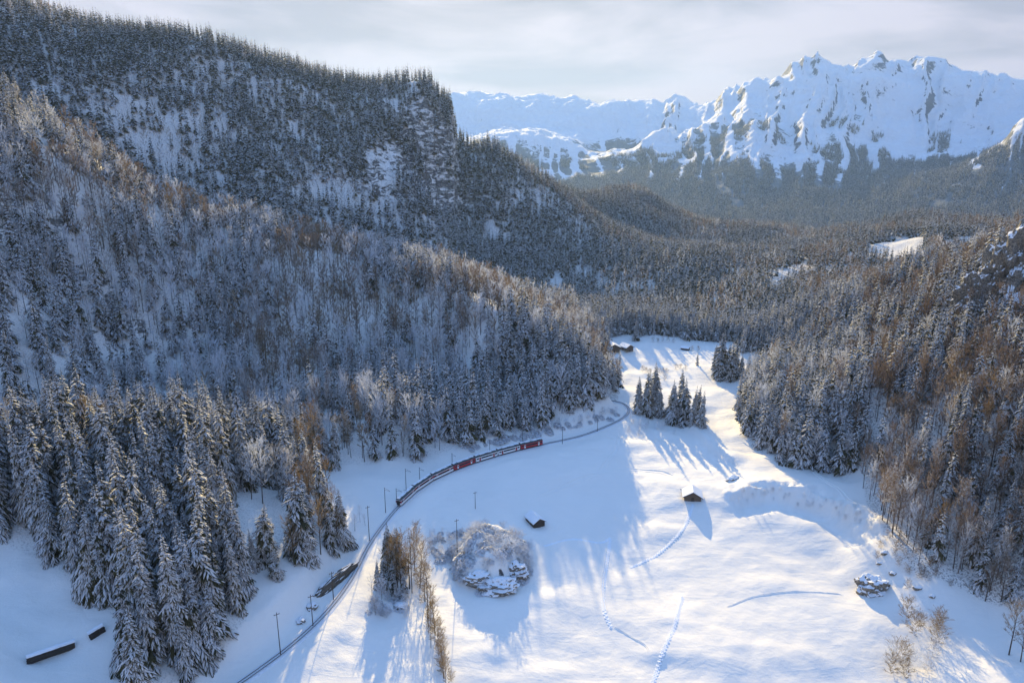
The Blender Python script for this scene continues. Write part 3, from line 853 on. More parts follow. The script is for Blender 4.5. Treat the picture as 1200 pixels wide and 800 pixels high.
# thin out: steep rock, gaps
pk = np.full(len(TX), 0.93)
pk = np.where(sl > 1.8, 0.7, pk); pk = np.where(sl > 3.0, 0.35, pk)
pk = np.where(nearA, 0.68, pk)
pk = np.where((PX < 250) & (DT > 330) & (DT < 480) & left, 0.42, pk)
pk = np.where((TX > 60) & (DT < 620), 1.0, pk)
crag_ = 0.5 * np.exp(-((TX + 190 - (DT - 950) * .35) / 120) ** 2)
pk = np.where((DT > 760) & (DT < 1250) & left & (nf + .2 * crag_ > 0.20), 0.5, pk)
pk = np.where((DT > 330) & (DT < 760) & left & (nf > 0.22), 0.35, pk)
midfoot = left & (DT > 330) & (DT < 520)
ok = U < pk
for nm in 'crag_ TX TY TZ DT sl PX PY nz nf U2 left nearA midfoot'.split():
    globals()[nm] = globals()[nm][ok]
n = len(TX)
kind = np.zeros(n, int)
zone = np.zeros(n, int)
zrise = TZ
zone[:] = 4                                                    # rolling low ridges far behind
zone[left & (DT < 330)] = 0                                    # near knoll
zone[(TX < 60) & (DT >= 330) & (DT < 690)] = 1                 # middle hill
zone[(TX < 130) & (DT >= 690) & (DT < 1330) & (TX < 60 + (DT - 690) * .02)] = 2   # cliff mountain
zone[(TX > 60) & (DT < 620) & (PX > 870)] = 3                  # right hill
zone[(zone == 4) & (DT < 980)] = 5                             # middle wood
pr = np.zeros((n, 4))
pr[zone == 0] = (.82, .06, .03, .09)
pr[zone == 1] = (.44, .46, .08, .02)
pr[zone == 2] = (.72, .20, .08, .0)
pr[zone == 3] = (.30, .05, .60, .05)
pr[zone == 4] = (.76, .02, .22, .0)
pr[zone == 5] = (.84, .10, .06, .0)
low_ = (zone == 1) & (TZ < 30) & (PX > 330); pr[low_] = (.46, .46, .05, .03)
cr_ = (zone == 1) & (nz > 0.10); pr[cr_] = (.38, .22, .38, .02)
m_ = (zone == 3) & (PX < 1010); pr[m_] = (.66, .16, .18, .0)
m_ = (zone == 5) & (PX > 930); pr[m_] = (.30, .04, .66, .0)
m_ = (zone == 0) & (PX > 300); pr[m_] = (.62, .06, .06, .26)
edge = (zone == 3) & (TZ < 12); pr[edge, 1] += .05; pr[edge, 2] -= .05
cum = np.cumsum(pr + np.clip(nz, -.25, .25)[:, None] * np.array([-1.9, .3, 1.0, 0]), 1)
kind = (U2[:, None] > cum[:, :3]).sum(1)
hsc = rng.uniform(0.62, 1.12, n) * np.where(zone == 0, 1.08, 1.0) * np.where((zone >= 4), .78, 1.0) * np.where(zone == 3, .9, 1.0) * np.where(zone == 2, .86, 1.0)
hsc = np.where((zone == 0) & (kind == 0), rng.uniform(.9, 1.32, n), hsc)
yaw = rng.uniform(0, 6.283, n)
# hand-placed trees that stand apart in the meadow and along the line
extra = []   # px, py of the foot, kind, scale, z
for px, py, k, s in ((748, 484, 0, .85), (757, 487, 0, .95), (763, 480, 0, .78), (772, 488, 0, .7), (768, 476, 0, .9), (790, 497, 0, 1.08), (797, 492, 0, 1.0), (803, 499, 0, .85), (786, 488, 0, .8), (811, 497, 0, .8), (821, 500, 0, .75), (815, 489, 0, .6),
                     (817, 428, 0, .35), (745, 400, 0, .6), (843, 443, 0, 1.0), (850, 440, 0, .9), (856, 446, 0, .95), (862, 436, 0, .8), (838, 434, 0, .75), (868, 444, 0, .7), (748, 393, 0, .9),
                     (450, 692, 0, .45), (462, 698, 0, .5), (470, 690, 3, .75), (474, 700, 0, .4), (442, 690, 0, .38), (466, 688, 3, .8), (459, 680, 3, .7), (480, 690, 3, .75), (464, 676, 0, .8), (470, 664, 3, .7), (486, 668, 3, .7), (492, 690, 3, .75), (498, 706, 3, .7),
                     (455, 668, 0, .6), (505, 722, 3, .5), (510, 745, 3, .55), (514, 770, 3, .5), (520, 795, 3, .55), (500, 735, 3, .45), (436, 700, 1, .35), (448, 708, 1, .4), (440, 720, 1, .35), (497, 650, 1, .35), (488, 640, 3, .45),
                     (300, 668, 0, .55), (312, 660, 0, .7), (322, 676, 0, .5), (345, 662, 3, .8), (362, 656, 0, .95), (376, 650, 3, .85), (388, 646, 0, .8), (396, 640, 3, .7), (352, 652, 0, 1.0), (422, 612, 1, .3), (416, 622, 1, .32), (428, 616, 1, .28),
                     (505, 760, 3, .45), (523, 815, 3, .5), (1182, 768, 3, .72), (1196, 775, 2, .6), (1190, 720, 1, .35)):
    x, y, z = cast(px, py); extra.append((x, y, z, k, s, 6))
# frosted brush that caps the rocky knob
gk = random.Random(5)
for i in range(44):
    a = gk.uniform(0, 6.283); q = math.sqrt(gk.random()) * 0.98
    x, y = KNOB[0] + math.cos(a) * q * 17, KNOB[1] + math.sin(a) * q * 20
    extra.append((x, y, float(ground(x, y)) - 2.0, 1, gk.uniform(.20, .32), 7))
ex = np.array(extra)
TX = np.concatenate([TX, ex[:, 0]]); TY = np.concatenate([TY, ex[:, 1]]); TZ = np.concatenate([TZ, ex[:, 2]])
kind = np.concatenate([kind, ex[:, 3].astype(int)]); hsc = np.concatenate([hsc, ex[:, 4]]); zone = np.concatenate([zone, ex[:, 5].astype(int)])
yaw = np.concatenate([yaw, rng.uniform(0, 6.283, len(ex))]); DT = np.hypot(TX, TY); n = len(TX)
PX, PY, DEP = project(np.stack([TX, TY, TZ], -1))
PXT, PYT, _ = project(np.stack([TX, TY, TZ + 27 * hsc], -1))
tilt = rng.normal(0, .035, (n, 2))

# how the larger trees are told apart
def where_tree(i):
    z, px, py, s, k = zone[i], PX[i], PY[i], hsc[i], kind[i]
    size = 'tall' if s > 1.02 else ('short' if s < .75 else 'medium')
    if z <= 1 or z == 3 or k == 0: size += ' slender' if WDR[i] < .66 else (' broad' if WDR[i] > .86 else '')
    kn = {0: 'snow-laden spruce', 1: 'frost-white bare tree', 2: 'brown leafless tree', 3: 'golden leafless tree'}[k]
    if z == 0:
        row = 'front row' if PY[i] > 700 else ('middle rows' if PY[i] > 625 else 'back rows')
        if PY[i] > 735: p = 'at the lower front edge of the near grove'
        elif px < 90: p = f'in the {row} of the near grove, far left'
        elif px < 200: p = f'in the {row} of the grove above the dark walls'
        elif px < 300: p = f'in the {row} of the near grove, middle part'
        else: p = f'in the {row} of the grove beside the railway'
    elif z == 1:
        if px < 140: p = 'on the hill behind the near grove, far left'
        elif px < 330: p = 'on the wooded hill just above the near grove'
        elif px < 520: p = 'low on the shaded hillside above the rear coaches'
        elif px < 640: p = 'low on the hillside above the front of the train'
        else: p = 'on the wooded nose where the track disappears'
    elif z == 3:
        if px < 960: p = 'in the left tip of the right-hand wood'
        elif px < 1060: p = 'in the right-hand wood above the snow bank'
        elif px < 1095: p = 'in the right-hand wood just behind the lone boulder'
        elif py > 640: p = 'at the very front of the right-hand wood'
        elif px < 1135: p = 'a few rows inside the right-hand wood'
        elif py > 560: p = 'near the right edge of the front right-hand wood'
        else: p = 'high in the wood below the right-hand cliff'
    elif z == 6:
        if px < 400: p = 'in the right tip of the grove above the rock face'
        elif px < 430: p = 'standing alone beside the track bend'
        elif px < 530 and py > 630: p = 'in the narrow strip between railway and rocky knob'
        elif px > 1100: p = 'alone on the snow at the lower right corner'
        elif px < 780: p = 'in the left clump of the meadow spruces'
        elif px < 832: p = 'in the right clump of the meadow spruces'
        else: p = 'in the group shading the upper meadow'
    elif z == 7:
        return 'low brush white with frost on top of the rocky knob', 'frosted brush on the rocky knob'
    else:
        p = 'at the front of the dark middle wood' if z == 5 else 'on the far wooded slope'
    return f'{size} {kn} {p}', f'{size} {kn}s {p}'

WDR = np.random.default_rng(4).uniform(.56, .95, n) * np.where(zone == 6, 1.35, 1.0)
single = np.zeros(n, bool)
onscreen = (PX > -30) & (PX < 1230) & (PYT < 820) & (PY > -20) & (TY > 0)
rank = hsc / DEP * np.where(zone == 7, 6, 1) * np.where(zone == 6, 3, 1)
for grp, cap in (((0,), 300), ((1,), 300), ((2,), 260), ((3,), 60)):
    idx = np.where(np.isin(kind, grp) & onscreen)[0]
    idx = idx[np.argsort(-rank[idx])][:cap]; single[idx] = True
NAMES = {0: 'spruce_tree', 1: 'frosted_tree', 2: 'bare_tree', 3: 'golden_tree'}
for i in np.where(single)[0]:
    k = KINDS[kind[i]]; lib = tmesh[(k, 0)]; trunk, crown, h = lib[int(U2[i % len(U2)] * 977) % len(lib)]
    lab, grp = where_tree(i)
    nm = 'frosted_shrub' if zone[i] == 7 else NAMES[kind[i]]
    o = empty(nm, (TX[i], TY[i], TZ[i] - .3), yaw[i], label=lab, category='shrub' if zone[i] == 7 else 'tree', group=grp)
    o.rotation_euler = (tilt[i, 0], tilt[i, 1], yaw[i]); wd_ = hsc[i] * (2.1 if zone[i] == 7 else WDR[i]); o.scale = (wd_, wd_, hsc[i])
    if zone[i] != 7: link('trunk', trunk, o)
    link('crown', crown, o)

# the rest of each wood: one mass per hillside
def lib_coll(kind_, lod, part):
    c = bpy.data.collections.new(f'{kind_}_{lod}_{part}')
    for j, tpl in enumerate(tmesh[(kind_, lod)]):
        o = bpy.data.objects.new(f'{kind_}{lod}{part}{j:02d}', tpl[part]); c.objects.link(o)
    return c
colls = {}
def tree_nodes(combos):
    ng = bpy.data.node_groups.new('woodland', 'GeometryNodeTree')
    ng.interface.new_socket('Geometry', in_out='INPUT', socket_type='NodeSocketGeometry')
    ng.interface.new_socket('Geometry', in_out='OUTPUT', socket_type='NodeSocketGeometry')
    gi = ng.nodes.new('NodeGroupInput'); go = ng.nodes.new('NodeGroupOutput'); jn = ng.nodes.new('GeometryNodeJoinGeometry')
    def attr(nm, ty):
        a = ng.nodes.new('GeometryNodeInputNamedAttribute'); a.data_type = ty; a.inputs['Name'].default_value = nm; return a.outputs['Attribute']
    sc_, rot, var, typ = attr('size', 'FLOAT'), attr('turn', 'FLOAT_VECTOR'), attr('variant', 'INT'), attr('type', 'INT')
    e2r = ng.nodes.new('FunctionNodeEulerToRotation'); ng.links.new(rot, e2r.inputs[0])
    for cid, (kd, lod) in combos.items():
        cmp_ = ng.nodes.new('FunctionNodeCompare'); cmp_.data_type = 'INT'; cmp_.operation = 'EQUAL'
        ng.links.new(typ, [s for s in cmp_.inputs if s.type == 'INT'][0]); [s for s in cmp_.inputs if s.type == 'INT'][1].default_value = cid
        for part in ((0, 1) if lod < 2 else (1,)):
            if (kd, lod, part) not in colls: colls[(kd, lod, part)] = lib_coll(kd, lod, part)
            ci = ng.nodes.new('GeometryNodeCollectionInfo'); ci.inputs['Collection'].default_value = colls[(kd, lod, part)]
            ci.inputs['Separate Children'].default_value = True; ci.inputs['Reset Children'].default_value = True
            ip = ng.nodes.new('GeometryNodeInstanceOnPoints'); ip.inputs['Pick Instance'].default_value = True
            ng.links.new(gi.outputs[0], ip.inputs['Points']); ng.links.new(cmp_.outputs['Result'], ip.inputs['Selection'])
            ng.links.new(ci.outputs[0], ip.inputs['Instance']); ng.links.new(var, ip.inputs['Instance Index'])
            ng.links.new(e2r.outputs[0], ip.inputs['Rotation']); ng.links.new(sc_, ip.inputs['Scale'])
            ng.links.new(ip.outputs[0], jn.inputs[0])
    ng.links.new(jn.outputs[0], go.inputs[0])
    return ng
def wood(name, label, sel, X=None, Y=None, Z=None, K=None, S=None, Yw=None, D=None):
    idx = np.where(sel)[0]
    if not len(idx): return
    X = TX if X is None else X; Y = TY if Y is None else Y; Z = TZ if Z is None else Z
    K = kind if K is None else K; S = hsc if S is None else S; Yw = yaw if Yw is None else Yw; D = DT if D is None else D
    me = bpy.data.meshes.new(name); me.vertices.add(len(idx))
    me.vertices.foreach_set('co', np.stack([X[idx], Y[idx], Z[idx] - .4], -1).astype(np.float32).ravel())
    lod = np.where(D[idx] < 620, 1, 2)
    typ = K[idx] * 3 + lod
    for nm, ty, data in (('size', 'FLOAT', S[idx].astype(np.float32)), ('variant', 'INT', rng.integers(0, 12, len(idx)).astype(np.int32)), ('type', 'INT', typ.astype(np.int32)),
                         ('turn', 'FLOAT_VECTOR', np.stack([rng.normal(0, .02, len(idx)), rng.normal(0, .02, len(idx)), Yw[idx]], -1).astype(np.float32))):
        a = me.attributes.new(nm, ty, 'POINT'); a.data.foreach_set('vector' if ty == 'FLOAT_VECTOR' else 'value', data.ravel())
    o = link(name, me, kind='stuff', label=label, category='forest')
    combos = {int(c): (KINDS[int(c) // 3], int(c) % 3) for c in np.unique(typ)}
    md_ = o.modifiers.new('woodland', 'NODES'); md_.node_group = tree_nodes(combos)
rest = ~single
wood('near_grove', 'snowy spruces filling the near grove left of the railway', rest & (zone == 0))
wood('hillside_wood', 'mixed snowy wood covering the hill above the train', rest & (zone == 1))
wood('cliff_wood', 'dark snowy conifers on the steep mountain with the cliff', rest & (zone == 2))
wood('right_hill_wood', 'brown leafless wood with spruces on the right-hand hill', rest & (zone == 3))
wood('valley_wood', 'dark spruce wood in the middle of the valley behind the meadow', rest & (zone == 5))
wood('far_ridge_wood', 'brown and green woods on the low ridges before the mountains', rest & (zone == 4))
wood('strip_wood', 'small trees between railway and knob', rest & (zone >= 6))
# woods on the foot of the far mountains
gm_ = np.random.default_rng(12)
MXs = gm_.uniform(-500, 3800, 90000); MYs = gm_.uniform(2700, 4900, 90000)
ma = np.arctan2(MXs, MYs); mdd = np.hypot(MXs, MYs)
fi = (ma - mAZ[0]) / (mAZ[1] - mAZ[0]); fj = (mdd - mRD[0]) / (mRD[1] - mRD[0])
okm = (fi > 0) & (fi < 558) & (fj > 0) & (fj < 328) & (np.degrees(ma) < 40)
fi, fj, MXs, MYs = fi[okm], fj[okm], MXs[okm], MYs[okm]
a0, b0 = fi.astype(int), fj.astype(int); fa, fb = fi - a0, fj - b0
MZs = (MZ[a0, b0] * (1 - fa) + MZ[a0 + 1, b0] * fa) * (1 - fb) + (MZ[a0, b0 + 1] * (1 - fa) + MZ[a0 + 1, b0 + 1] * fa) * fb
fden = mforest[a0, b0] + fbm(MXs / 260, MYs / 330, 4, 300) * 1.5 + fbm(MXs / 60, MYs / 60, 2, 310) * .5
selm = fden > 0.55
nn = len(MXs)
wood('mountain_wood', 'blue hazy conifer woods on the foot of the snowy mountains', selm, MXs, MYs, MZs, np.zeros(nn, int), gm_.uniform(.7, 1.15, nn), gm_.uniform(0, 6.28, nn), np.full(nn, 3000.))
print('trees', n, 'single', int(single.sum()), 'far', int(selm.sum()), {z: int((zone == z).sum()) for z in range(8)})

# ------------------------------------------------------------------ railway
TL = np.concatenate([[0], np.cumsum(np.hypot(*np.diff(TRACK, axis=0).T))])
def track_at(s):
    x = np.interp(s, TL, TRACK[:, 0]); y = np.interp(s, TL, TRACK[:, 1])
    x2 = np.interp(s + .5, TL, TRACK[:, 0]); y2 = np.interp(s + .5, TL, TRACK[:, 1])
    x1 = np.interp(s - .5, TL, TRACK[:, 0]); y1 = np.interp(s - .5, TL, TRACK[:, 1])
    return x, y, math.atan2(y2 - y1, x2 - x1)
def track_s(px, py):
    p = at_z(px, py, 0); return TL[np.argmin(np.hypot(TRACK[:, 0] - p[0], TRACK[:, 1] - p[1]))]
def sweep(prof, s0, s1, step, mat, name, parent, dz=0.0):
    ss = np.arange(s0, s1, step); V = []; F = []; k = len(prof)
    for s in ss:
        x, y, a = track_at(s)
        for o_, z in prof:
            V.append((x - math.sin(a) * o_, y + math.cos(a) * o_, z + dz))
    for i in range(len(ss) - 1):
        for j in range(k - 1):
            F.append((i * k + j, (i + 1) * k + j, (i + 1) * k + j + 1, i * k + j + 1))
    return link(name, mesh_np(name, V, F, [mat], smooth=False), parent)
trk = empty('railway_track', (0, 0, 0), kind='structure', label='single railway line curving through the snow below the wooded hill')
sweep([(-2.1, -.35), (-1.4, .02), (1.4, .02), (2.1, -.35)], 0, TL[-1], 2.0, M['ballast'], 'ballast', trk)
for sd_ in (-1, 1):
    c_ = sd_ * .54
    sweep([(c_ - .05, .12), (c_ - .05, .30), (c_ + .05, .30), (c_ + .05, .12)], 0, TL[-1], 2.0, M['rail'], 'rail', trk)
mb = MB()
for s in np.arange(0, TL[-1] - 1, 0.75):
    x, y, a = track_at(s); ca, sa = math.cos(a), math.sin(a); i = len(mb.v)
    for dx, dy in ((-.12, -1.0), (.12, -1.0), (.12, 1.0), (-.12, 1.0)):
        mb.v.append((x + ca * dx - sa * dy, y + sa * dx + ca * dy, .14))
    for dx, dy in ((-.12, -1.0), (.12, -1.0), (.12, 1.0), (-.12, 1.0)):
        mb.v.append((x + ca * dx - sa * dy, y + sa * dx + ca * dy, .02))
    mb.f += [(i, i + 1, i + 2, i + 3), (i, i + 4, i + 5, i + 1), (i + 1, i + 5, i + 6, i + 2), (i + 2, i + 6, i + 7, i + 3), (i + 3, i + 7, i + 4, i)]; mb.m += [0] * 5
mb.build('sleepers', M['sleeper'], trk, kind='stuff')

S0, S1 = track_s(468, 594), track_s(634, 521)
NC = 7; pitch_ = (S1 - S0) / NC; CL = pitch_ - 0.7
train = empty('train', (*track_at((S0 + S1) / 2)[:2], 0.0), label='red and white passenger train with snow-dusted roofs rounding the curve', category='train')
def coach_meshes(style):
    h = CL / 2; res = {}
    b = MB()
    low = 1 if style == 'red' else 0
    b.prism([(-1.36, .95), (1.36, .95), (1.40, 1.9), (-1.40, 1.9)], -h, h, low)                    # lower body
    b.prism([(-1.40, 1.9), (1.40, 1.9), (1.36, 2.95), (-1.36, 2.95)], -h, h, 1 if style != 'white' else 0)
    b.prism([(-1.36, 2.95), (1.36, 2.95), (1.30, 3.25), (-1.30, 3.25)], -h, h, low)
    b.box(-h - .35, -h, -.7, .7, 1.0, 3.0, 2); b.box(h, h + .35, -.7, .7, 1.0, 3.0, 2)
    res['body'] = b.mesh('body', [M['white'], M['red'], M['under']])
    b = MB(); b.prism([(-1.42, 3.25), (1.42, 3.25), (1.25, 3.55), (.7, 3.72), (-.7, 3.72), (-1.25, 3.55)], -h, h, 0)
    for q in range(3): b.box(-h + 2 + q * (CL - 4) / 2 - .9, -h + 2 + q * (CL - 4) / 2 + .9, -.55, .55, 3.72, 3.92, 0)
    res['roof'] = b.mesh('roof', [M['roofgrey']])
    b = MB(); r_ = random.Random(3); x = -h + .2
    while x < h - 1:
        l_ = min(r_.uniform(1.5, 5), h - x - .2); b.box(x, x + l_, -.30 - r_.random() * .2, .95, 3.70, 3.97, 0); x += l_ + r_.uniform(0.05, .5)
    res['roof_snow'] = b.mesh('roof_snow', [M['snow']])
    b = MB(); b.box(-.68, .68, -.02, .02, 1.95, 2.75, 0); res['window'] = b.mesh('window', [M['glass']])
    b = MB(); b.box(-.45, .45, -.025, .025, 1.05, 2.85, 0); b.box(-.28, .28, -.04, .04, 1.95, 2.7, 1)
    res['door'] = b.mesh('door', [M['red'] if style == 'white' else M['white'], M['glass']])
    b = MB(); b.box(-1.4, 1.4, -1.05, 1.05, .45, .9, 0)
    for wx in (-.9, .9):
        for wy in (-.62, .62): b.tube((wx, wy - .08, .62), (wx, wy + .08, .62), .40, .40, 12, 0, True)
    res['bogie'] = b.mesh('bogie', [M['under']])
    b = MB(); b.box(-h * .45, h * .45, -1.1, 1.1, .5, .95, 0); res['underframe'] = b.mesh('underframe', [M['under']])
    return res
styles = {k: coach_meshes(k) for k in ('mixed', 'red', 'white')}
order = ['mixed', 'mixed', 'mixed', 'red', 'white', 'white', 'red']
for i, st in enumerate(order):
    x, y, a = track_at(S0 + pitch_ * (i + .5)); ms = styles[st]
    co = link('coach', ms['body'], train)
    co.matrix_world = Matrix.Translation((x, y, 0)) @ Matrix.Rotation(a, 4, 'Z')
    co.location = (x - train.location.x, y - train.location.y, 0); co.rotation_euler = (0, 0, a)
    co['label'] = {'mixed': 'coach with white lower body and red window band', 'red': 'all-red coach', 'white': 'white coach with red doors'}[st]
    link('roof', ms['roof'], co); link('roof_snow', ms['roof_snow'], co); link('underframe', ms['underframe'], co)
    for sx in (-1, 1):
        o = link('bogie', ms['bogie'], co); o.location = (sx * (CL / 2 - 2.4), 0, 0)
    for sy in (-1, 1):
        for dx in (-CL * .32, CL * .32):
            o = link('door', ms['door'], co); o.location = (dx, sy * 1.41, 0)
        nw = 6
        for q in range(nw):
            wx = (q - (nw - 1) / 2) * (CL * .52 / nw)
            o = link('window', ms['window'], co); o.location = (wx, sy * 1.405, 0)
        for wx in (-CL * .42, CL * .42):
            o = link('window', ms['window'], co); o.location = (wx, sy * 1.405, 0)
    if i in (0, 6):
        b = MB(); e = (-1 if i == 0 else 1) * (CL / 2 + .02)
        b.box(min(e, e * 1.004), max(e, e * 1.004), -1.1, 1.1, 2.0, 2.9, 0); b.build('windscreen', M['glass'], co)
        b = MB()
        for sg in (-1, 1):
            b.tube((-.9, sg * .5, 3.9), (.5, sg * .3, 4.5), .05, .04, 4); b.tube((.5, sg * .3, 4.5), (-.5, sg * .6, 5.2), .04, .04, 4)
        b.tube((-.5, -.9, 5.2), (-.5, .9, 5.2), .06, .06, 4); b.build('pantograph', M['steel'], co)

# ------------------------------------------------------------------ masts and poles
def pole_h(px, pf, pt):
    x, y, z = cast(px, pf); dep = project((x, y, z))[2]
    e = math.atan2(150 - z, math.hypot(x, y)); return (x, y, z), (pf - pt) * dep / 800 / math.cos(e)
MASTS = [(452, 601, 572, 'behind the tail of the train, upper one'), (465, 591, 574, 'just above the tail of the train'), (476, 574, 550, 'on the slope above the rear coaches'), (492, 565, 549, 'on the uphill side of the rear coaches'), (530, 548, 532, 'uphill of the red coach'),
         (574, 536, 516, 'uphill of the white coaches'), (612, 522, 506, 'uphill of the front coach'), (659, 520, 500, 'ahead of the train on the open curve'), (700, 506, 490, 'where the track nears the wooded nose')]
for px, pf, pt, wh in MASTS:
    (x, y, z), h = pole_h(px, pf, pt); h = max(8.0, h)
    s = TL[np.argmin(np.hypot(TRACK[:, 0] - x, TRACK[:, 1] - y))]; tx, ty, ta = track_at(s)
    d = math.hypot(tx - x, ty - y)
    near_ = d < 8
    o = empty('railway_mast', (x, y, z - .2), math.atan2(ty - y, tx - x) if near_ else .4, label='dark slim mast ' + wh, category='mast', group='masts beside the railway')
    b = MB(); b.tube((0, 0, 0), (0, 0, h), .17, .12, 6, 0, True); b.build('post', M['steel'], o)
    b = MB(); b.tube((0, 0, h - 1.2), (3.2, 0, h - 1.0), .06, .05, 4); b.tube((0, 0, h - .2), (3.0, 0, h - .9), .05, .05, 4); b.build('arm', M['steel'], o)
POLES = [(433, 634, 594, 'at the left of the track where shade meets sun'), (557, 597, 577, 'on the shaded meadow above the rocky knob'), (536, 654, 611, 'left of the rocky knob'), (483, 696, 634, 'right beside the spruce strip'), (502, 735, 681, 'in the brown brush strip'),
         (391, 704, 672, 'on the sunlit bank right of the rock cutting'), (367, 735, 700, 'on the sunlit bank near the lower track'), (329, 768, 721, 'left of the lower track in the shade'), (651, 640, 612, 'in the shade right of the dark hut')]
for px, pf, pt, wh in POLES[:-1]:
    (x, y, z), h = pole_h(px, pf, pt)
    o = empty('power_pole', (x, y, z - .2), .6, label='thin wooden power pole ' + wh, category='pole', group='power poles across the snow')
    b = MB(); b.tube((0, 0, 0), (0, 0, h), .16, .10, 6, 0, True); b.build('post', M['bark'], o)
    b = MB(); b.box(-.9, .9, -.06, .06, h - .8, h - .66); b.build('crossarm', M['bark'], o)
    b = MB()
    for q in (-.75, 0, .75): b.tube((q, 0, h - .66), (q, 0, h - .4), .06, .05, 5, 0, True)
    b.build('insulators', M['glass'], o)

# ------------------------------------------------------------------ timber buildings
def hut(px, py, L_, Wd, Hw, rz, label, cat, wall, gable=0.55, over=.5, win=2, snow_t=.45, plinth=False):
    x, y, z = cast(px, py); o = empty('barn' if cat == 'barn' else ('farmhouse' if cat == 'house' else 'hut'), (x, y, z - .4), rz, label=label, category=cat)
    rise = Wd / 2 * gable
    w_ = MB(); w_.box(-L_ / 2, L_ / 2, -Wd / 2, Wd / 2, -.6, Hw)
    for sx in (-1, 1):
        w_.tri((sx * L_ / 2, -Wd / 2, Hw), (sx * L_ / 2, Wd / 2, Hw), (sx * L_ / 2, 0, Hw + rise))
    w_.build('wall', wall, o)
    if plinth:
        b = MB(); b.box(-L_ / 2 - .05, L_ / 2 + .05, -Wd / 2 - .05, Wd / 2 + .05, -.7, .9); b.build('plinth', M['plaster'], o)
    r_ = MB(); hw = Wd / 2 + over; lo = Hw - over * gable
    r_.prism([(-hw, lo), (0, Hw + rise), (hw, lo), (hw, lo + .18), (0, Hw + rise + .2), (-hw, lo + .18)], -L_ / 2 - over, L_ / 2 + over)
    rf = r_.build('roof', M['dark_wood'], o)
    s_ = MB(); s_.prism([(-hw - .05, lo + .19), (0, Hw + rise + .21), (hw + .05, lo + .19), (hw - .15, lo + .2 + snow_t), (0, Hw + rise + .15 + snow_t), (-hw + .15, lo + .2 + snow_t)], -L_ / 2 - over + .03, L_ / 2 + over - .03)
    s_.build('roof_snow', M['snow'], o)
    # planks of the gable facing the camera and the door
    pk_ = MB(); pk_.box(-.01, .05, -.14, .14, 0, 1.0); pm = pk_.mesh('plank', [wall])
    nP = int(Wd / .34)
    for sx in (-1, 1):
        for q in range(nP):
            yy = -Wd / 2 + (q + .5) * Wd / nP
            p = link('plank', pm, o); p.location = (sx * (L_ / 2 + .015) - (.04 if sx < 0 else 0), yy, 0); p.scale = (1, 1, Hw + rise * (1 - abs(yy) / (Wd / 2)) - .1)
    b = MB(); b.box(-.02, .06, -.65, .65, 0, 2.1); d = b.build('door', M['dark_wood'], o); d.location = (L_ / 2 + .08, 0, 0)
    b = MB(); b.tube((.06, .45, 1.0), (.14, .45, 1.0), .04, .04, 6, 0, True); b.build('handle', M['steel'], d)
    for q in range(win):
        for sx in (-1, 1):
            fr = MB(); fr.box(-.45, .45, -.04, .04, 1.2, 2.2); f_ = fr.build('window', M['white'], o); f_.location = ((q - (win - 1) / 2) * L_ / (win + .5), sx * (Wd / 2 + .03), 0)
            pn = MB(); pn.box(-.36, .36, -.055, .055, 1.28, 2.12); pn.build('pane', M['glass'], f_)
    return o
hut(627, 613, 7.5, 5.5, 2.4, R(-62), 'small dark wooden hut with snowy roof beside the frosted knob', 'hut', M['dark_wood'], .6, win=1)
hut(811, 583, 6.2, 7.6, 2.5, R(-100), 'wooden barn standing alone in the sunlit meadow under a snowy roof', 'barn', M['wall_wood'], .6, over=.9)
hut(717, 411, 11, 9, 4.2, R(-80), 'left of the two small farmhouses at the wood\'s edge on the upper meadow', 'house', M['wall_wood'], .5, over=.9, plinth=True)
hut(734, 411, 8, 7, 3.6, R(-60), 'right of the two small farmhouses on the upper meadow', 'house', M['wall_wood'], .5, over=.8, plinth=True)
hut(803, 410, 6, 4, 2.0, R(-30), 'low shed out on the far bright meadow', 'shed', M['dark_wood'], .4, win=1)

# ------------------------------------------------------------------ rocks
def rock(px, py, sx, sy, sz, seed, label, name='boulder', cat='rock', res=3, at=None, rz=0, rough=.5, mat=None):
    import bmesh
    x, y, z = at or cast(px, py)
    bm = bmesh.new(); bmesh.ops.create_icosphere(bm, subdivisions=res, radius=1)
    cs = np.array([v.co[:] for v in bm.verts])
    d = 1 + rough * (fbm(cs[:, 0] * 1.6 + seed, cs[:, 1] * 1.6 + cs[:, 2] * 2.1, 4, seed) * 1.6) + .22 * (ridged(cs[:, 0] * 3 + cs[:, 2], cs[:, 1] * 3 + seed, 3, seed + 5))
    if res > 3: d = d + .16 * fbm(cs[:, 0] * 6 + seed, cs[:, 1] * 6 + cs[:, 2] * 9, 3, seed + 9) + .10 * (np.floor((cs[:, 2] + .3 * fbm(cs[:, 0] * 2, cs[:, 1] * 2, 2, seed)) * 5) % 2)
    for v, k in zip(bm.verts, d):
        v.co *= float(k); v.co.x = round(v.co.x * 5) / 5 * .4 + v.co.x * .6
        v.co = Vector((v.co.x * sx, v.co.y * sy, v.co.z * sz))
    me = bpy.data.meshes.new(name); bm.to_mesh(me); bm.free(); me.materials.append(mat or M['rock'])
    o = link(name, me, None, label=label, category=cat); o.location = (x, y, z + sz * .15); o.rotation_euler = (0, 0, rz)
    return o
